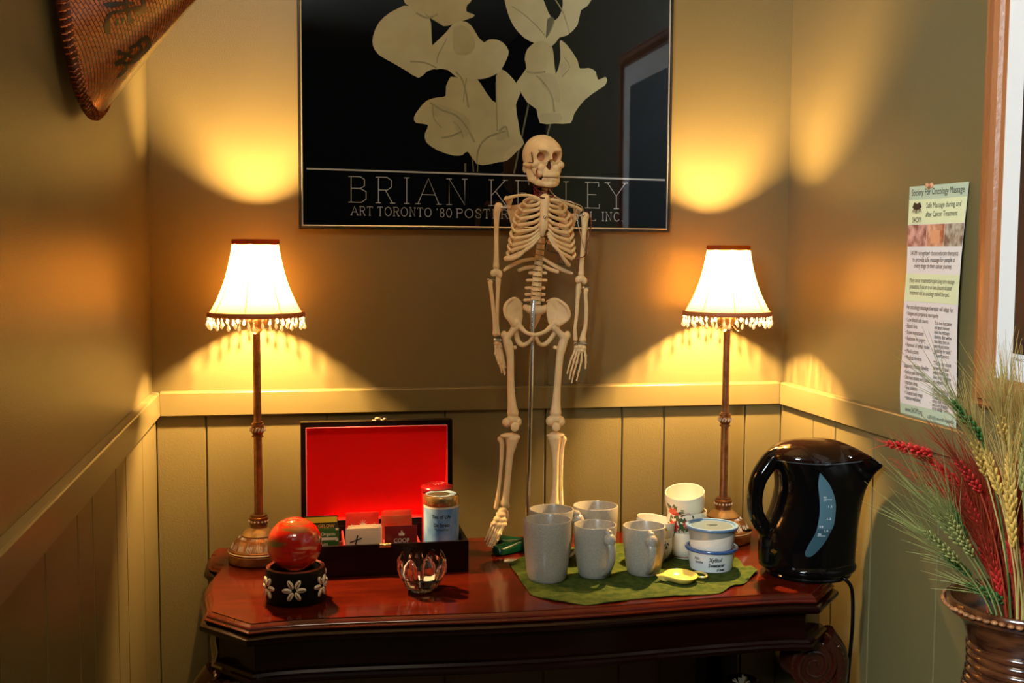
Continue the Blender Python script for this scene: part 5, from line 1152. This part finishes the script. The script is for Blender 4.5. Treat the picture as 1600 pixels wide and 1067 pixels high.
MB().tube([at(p[0], p[1], YK) for p in hP], [p[2]*sk_ for p in hP], 20, flat=1.25, up=(0,-1,0)).build('handle', m_black, ket, smooth=60)
MB().ell(at(1190, 823, YK-.014), (.006, .004, .0045)).ell(at(1168, 828, YK+.01), (.010, .006, .0035)).build('switch', m_black, ket)
# water window on the front
wr = [(739,1281,1281.5),(755,1278.5,1295),(770,1279.5,1302),(786,1281,1306),(803,1280.7,1305.5),(820,1278,1303),(834,1274,1296.5),(846,1267,1290),(857,1260.5,1281.5),(866,1257.5,1272.5),(870,1260,1267)]
def surf(x, y, lift):
    k = kint(y); L_ = at(k[1], y, YK).x; R_ = at(k[2], y, YK).x; stm = k[4]*sk_; cx = (L_+R_-stm)/2; a_ = (R_-stm-L_)/2; Y = YK-.05
    for _ in range(5):
        p = at(x, y, Y); u = max(-.98, min(.98, (p.x-cx)/a_)); Y = YK - k[3]*sk_*math.sqrt(1-u*u) - lift
    return at(x, y, Y)
WR = spline([tuple(map(float, q)) for q in wr], 22); vs = []; fs = []
for y, xl, xr in WR:
    for j in range(9): vs.append(surf(lerp(xl, xr, j/8), y, .0012 if 0 < j < 8 else .0004))
for i in range(22):
    for j in range(8): k = i*9+j; fs.append((k, k+1, k+10, k+9))
kwn = MB().add(vs, fs).build('water_window', m_kw, ket, smooth=60)
wl3 = [(y, xl, xr) for y, xl, xr in WR if y > 823]; vs = []; fs = []
for y, xl, xr in wl3:
    for j in range(9): vs.append(surf(lerp(xl+.4, xr-.4, j/8), y, .0014))
for i in range(len(wl3)-1):
    for j in range(8): k = i*9+j; fs.append((k, k+1, k+10, k+9))
MB().add(vs, fs).build('water_level', mat('water_dark', (.035, .085, .11), .25, coat=.2), kwn, smooth=60)
for st, x, y, x1 in (('MAX', 1287, 779, 1292), ('1.7', 1287, 783.5, 1291), ('1.5', 1294.5, 793, 1300.5), ('1.2', 1292.5, 812, 1298.5), ('0.8', 1280.5, 824.5, 1286), ('1.0', 1288.5, 831, 1294), ('MIN', 1278, 836.5, 1283)):
    MB().text(st, lambda a, b_, x=x, y=y: surf(x+a/sk_, y-b_/sk_, .0019), 3.6*sk_*1.3, fit=(x1-x)*sk_).build('level_mark', m_mark, kwn, smooth=0, fixn=False)
for x0, x1, y in ((1288, 1300, 780.5), (1277, 1290, 837.5)): MB().tube([surf(x0, y, .0019), surf(x1, y, .0019)], .0004, 5).build('level_line', m_mark, kwn)
bl_ = MB().lathe([(.076, .0), (.081, .0005), (.083, .005), (.081, .009), (.087, .011), (.0912, .016), (.0918, .021), (.089, .027), (.083, .031), (.076, .034), (.03, .034), (.001, .034)], (kc.x, YK, ZT+.0006), 64); bl_.build('power_base', m_black, ket, smooth=50)
cp = [(kc.x+.055, YK-.045, ZT+.012), (1.318, -.47, ZT+.010), (1.333, -.475, ZT-.012), (1.345, -.46, .68), (1.352, -.44, .60), (1.355, -.42, .50), (1.352, -.38, .30), (1.345, -.30, .08), (1.33, -.15, .012), (1.36, -.03, .010)]
MB().tube(spline(cp, 60), .0036, 10).build('power_cord', m_black, ket, smooth=60)

# ------------------------------------------------------------------ vase with dried wheat
YV = -1.10; vc = at(1603, 948, YV); vs_ = mpp(vc); VC = Vector((vc.x, YV, 0)); RV = 119*vs_; ZV = at(1603, 938, YV).z
m_vase = mat('brown_glaze', (.13, .040, .012), .16, coat=.5, vary=(22, (.030, .008, .004), (1, 1, 4)), bump=(40, .3))
m_vin = mat('vase_inside', (.10, .022, .010), .35)
vase = thing('ribbed_vase', 'tall brown glazed vase with a flared lip and ribbed neck, full of dried wheat', 'vase', VC)
pr = []
def vr(z): return ZV+z
neck = [(RV*.62, -.080), (RV*.70, -.035), (RV*.84, -.016), (RV*.96, -.010)]
pf = [(.085, 0), (.10, .003), (.115, .08), (.150, .25), (.155, .42), (.135, .58), (RV*.92, ZV-.24)]
body_pts = [(r, z) for r, z in pf]
z = ZV-.235; k = 0
while z < ZV-.062:
    t = (z-(ZV-.235))/(.173); r = lerp(RV*.92, RV*.70, min(1, t*1.25)) if t < .8 else lerp(RV*.70, RV*.715, (t-.8)*5)
    body_pts += [(r-.0022, z), (r+.0010, z+.0035), (r+.0010, z+.0075), (r-.0022, z+.0108)]; z += .0118
body_pts += [(RV*.71, ZV-.052), (RV*.76, ZV-.036), (RV*.86, ZV-.022), (RV*.955, ZV-.017), (RV*.945, ZV-.0125), (RV*1.0, ZV-.010), (RV*1.01, ZV-.003), (RV*.985, ZV+.001), (RV*.93, ZV+.001), (RV*.84, ZV-.010), (RV*.70, ZV-.035), (RV*.60, ZV-.08), (RV*.60, ZV-.14), (.001, ZV-.16)]
MB().lathe(body_pts, VC, 72).build('body', m_vase, vase, smooth=45)
rimc = MB(); rr_ = random.Random(4)
for k in range(64):
    a = 2*PI*k/64; rimc.ell((VC.x+RV*1.005*cs(a), VC.y+RV*1.005*sn(a), ZV-.0075+rr_.uniform(-.001, .001)), (.0052, .0052, .0030), Matrix.Rotation(a, 3, 'Z'), 8, 6)
rimc.build('beaded_lip', mat('lip_wear', (.42, .17, .06), .3, coat=.4, vary=(90, (.16, .05, .02))), vase, smooth=60)
GM = {'red': mat('wheat_red', (.62, .030, .024), .4), 'gold': mat('wheat_gold', (.62, .36, .07), .5), 'green': mat('wheat_green', (.05, .15, .03), .45), 'olive': mat('wheat_olive', (.36, .34, .10), .55)}
AM = {'red': mat('awn_red', (.42, .055, .018), .6), 'gold': mat('awn_gold', (.60, .43, .13), .6), 'green': mat('awn_green', (.36, .38, .12), .6), 'olive': mat('awn_olive', (.32, .33, .10), .6)}
def wheat(tip, base, Yt, Yb, col, label, seed, awn=.085, nA=26, fat=1.0, group=None, spread=.32):
    rnd = random.Random(seed); Bp = at(*base, Yb); Tp = at(*tip, Yt); root = Vector((VC.x + (Bp.x-VC.x)*.22, VC.y+(Bp.y-VC.y)*.22, ZV-.13))
    if Bp.z < ZV+.02: root.z = min(root.z, Bp.z-.06)
    T = thing('wheat_stem', label, 'wheat', root, group)
    d0 = (Tp-Bp); L_ = d0.length; 
    mid = root.lerp(Bp, .5) + Vector((0, 0, .02)); mid.x = lerp(VC.x, mid.x, .85)
    lipx = VC.x + (Bp.x-VC.x)*.5
    P_ = spline([tuple(root), tuple(mid), tuple(Bp), tuple(Tp)], 18)
    MB().tube(P_[:13], .0011, 6).build('stem', AM[col] if col != 'green' else GM['green'], T, smooth=60)
    g = MB(); dn = d0.normalized(); sx = dn.cross(Vector((0, -1, 0))).normalized(); sy = dn.cross(sx).normalized(); n = max(7, int(L_/.0052))
    aw = MB()
    for k in range(n):
        t = k/n; c = Bp + d0*t; taper = sn(PI*min(1, .22+t*.78))**.5
        for q in range(3):
            a = (k % 2)*PI + q*2.1 + rnd.uniform(-.3, .3); o_ = sx*cs(a) + sy*sn(a)
            ax = (dn + o_*.42).normalized(); R_ = Vector((0,0,1)).rotation_difference(ax).to_matrix()
            g.ell(c + o_*.0036*fat*taper, (.0022*fat*taper, .0018*fat*taper, .0062), R_, 6, 5)
    for k in range(nA):
        t = rnd.uniform(.0, 1); c = Bp + d0*t; a = rnd.uniform(0, 2*PI); o_ = sx*cs(a)+sy*sn(a)
        ax = (dn + o_*rnd.uniform(.05, spread)).normalized(); l = awn*rnd.uniform(.65, 1.1); bend = o_*rnd.uniform(.0, .012)
        aw.tube([c+o_*.002, c+ax*l*.5+bend*.3, c+ax*l+bend], [.00055, .00045, .00016], 3, cap=False)
    g.build('ear', GM[col], T, smooth=70); aw.build('awns', AM[col], T, smooth=0)
    return T
WL = [((1382,692),(1452,708),-1.16,-1.14,'red','red-dyed wheat ear reaching farthest left, its tip near the kettle spout',.03,6,1.15),
 ((1449,716),(1498,756),-1.12,-1.12,'red','red-dyed wheat ear just right of the farthest left one, bent downwards',.07,16,1.1),
 ((1464,762),(1512,800),-1.10,-1.10,'red','red-dyed wheat ear below the bent one, pointing left over the vase',.09,22,1.05),
 ((1492,716),(1530,765),-1.16,-1.14,'red','dark red wheat ear under the green one, slanting up to the left',.09,24,1.1),
 ((1530,752),(1556,830),-1.12,-1.11,'red','long red wheat ear slanting through the middle of the bunch',.10,26,1.1),
 ((1553,736),(1584,758),-1.02,-1.05,'red','short dark red wheat ear drooping left below the big golden ear',.05,8,1.3),
 ((1600,728),(1599,790),-1.04,-1.06,'red','dark red wheat ear at the right edge beside the golden ears',.08,14,1.4),
 ((1486,624),(1533,684),-1.22,-1.20,'green','green wheat ear topmost at the left, overlapping the leaflet',.115,24,1.1),
 ((1574,632),(1584,738),-1.14,-1.12,'gold','largest golden wheat ear rising in front of the wooden frame',.105,34,1.35),
 ((1561,640),(1570,690),-1.20,-1.18,'gold','golden wheat ear immediately left of the largest golden one',.11,24,1.0),
 ((1517,672),(1540,740),-1.20,-1.18,'gold','golden wheat ear directly below the topmost green ear',.10,26,1.1),
 ((1598,650),(1596,720),-1.18,-1.16,'gold','golden wheat ear cut by the right edge of the picture',.11,26,1.1),
 ((1452,788),(1500,850),-1.20,-1.18,'olive','olive wheat ear fanning out at the lower left of the bunch',.11,34,1.0),
 ((1441,826),(1496,876),-1.18,-1.16,'olive','olive wheat ear lowest of the left fan, its long awns over the panelling',.11,34,1.0),
 ((1478,800),(1518,866),-1.22,-1.19,'olive','olive wheat ear tucked behind the red ears at the left',.10,30,1.0),
 ((1484,788),(1508,840),-1.14,-1.13,'green','small green wheat ear showing between olive awns below the red ears',.09,24,.95),
 ((1468,860),(1514,898),-1.12,-1.11,'green','green wheat ear spread low to the left above the vase lip',.10,26,1.0),
 ((1508,912),(1566,938),-1.13,-1.11,'green','bright green wheat ear lying along the back of the vase lip',.08,22,1.25),
 ((1597,888),(1588,940),-1.06,-1.08,'green','green wheat ear standing in the vase mouth at the right edge',.07,18,1.25),
 ((1570,818),(1580,900),-1.10,-1.09,'red','red wheat ear upright in the centre of the vase mouth',.10,30,1.05),
 ((1526,800),(1560,880),-1.09,-1.08,'red','red wheat ear leaning left in the heart of the bunch',.10,34,1.1),
 ((1594,812),(1592,890),-1.08,-1.08,'red','red wheat ear leaning on the right side of the bunch, above the green one',.10,30,1.05),
 ((1546,840),(1572,920),-1.07,-1.07,'red','red wheat ear low in front, close above the vase lip',.10,34,1.1),
 ((1505,770),(1545,850),-1.13,-1.11,'red','slender red wheat ear along the left flank of the red cluster',.10,30,.95)]
for i, (tip, base, yt, yb, col, lab_, awn, nA, fat) in enumerate(WL): wheat(tip, base, yt, yb, col, lab_, 40+i, awn, int(nA*{'red': 1.9, 'olive': 1.0, 'gold': 2.2, 'green': 1.0}[col]), fat)
rnd = random.Random(31)
for i in range(24):
    if i % 3 == 1 and i > 14: continue
    col, lab_, grp, x0, x1, y0, y1 = [('red', 'one of the red wheat stems packed densely in the heart of the bunch', 'red wheat packed in the vase', 1532, 1600, 800, 880),
        ('gold' if i % 4 else 'olive', 'one of the golden-green wheat stems behind the red cluster', 'golden-green wheat behind the red cluster', 1530, 1600, 690, 780), ('red', 'one of the red wheat stems packed densely in the heart of the bunch', 'red wheat packed in the vase', 1515, 1585, 800, 870)][i % 3]
    x = rnd.uniform(x0, x1); y = rnd.uniform(y0, y1); bx_ = lerp(x, 1595, .38); by_ = y + rnd.uniform(62, 85)
    yy = -1.06-rnd.uniform(0, .08) if col == 'red' else -1.20
    wheat((x, y), (bx_, by_), yy, yy, col, lab_, 90+i, .10, 70 if col == 'red' else 14, 1.1, grp)

# ------------------------------------------------------------------ dried flowers in a pot under the table
fc = at(1160, 1062, -.20); m_dry = mat('dried_petal', (.60, .50, .30), .7)
fl_ = thing('dried_flower_pot', 'pale dried flower head in a dark slim pot beneath the table', 'dried flower', (fc.x, -.20, 0))
MB().lathe([(.05, .0005), (.06, .01), (.065, .18), (.045, .34), (.030, .44), (.034, .47), (.030, .472), (.026, .44), (.001, .43)], (fc.x, -.20, 0), 36).build('pot', m_mahod, fl_)
MB().tube([(fc.x, -.20, .43), (fc.x, -.20, fc.z-.03)], .003, 8).build('stem', m_stem, fl_)
pb = MB(); rnd = random.Random(9)
for k in range(120):
    a = rnd.uniform(0, 2*PI); e = rnd.uniform(-.3, 1.5); d = Vector((cs(a)*cs(e), sn(a)*cs(e), sn(e))); c = Vector((fc.x, -.20, fc.z-.022)) + d*rnd.uniform(.012, .027)
    pb.ell(c, (.0022, .0012, .007), Vector((0,0,1)).rotation_difference(d).to_matrix(), 6, 5)
pb.build('flower_head', m_dry, fl_)['kind'] = 'stuff'
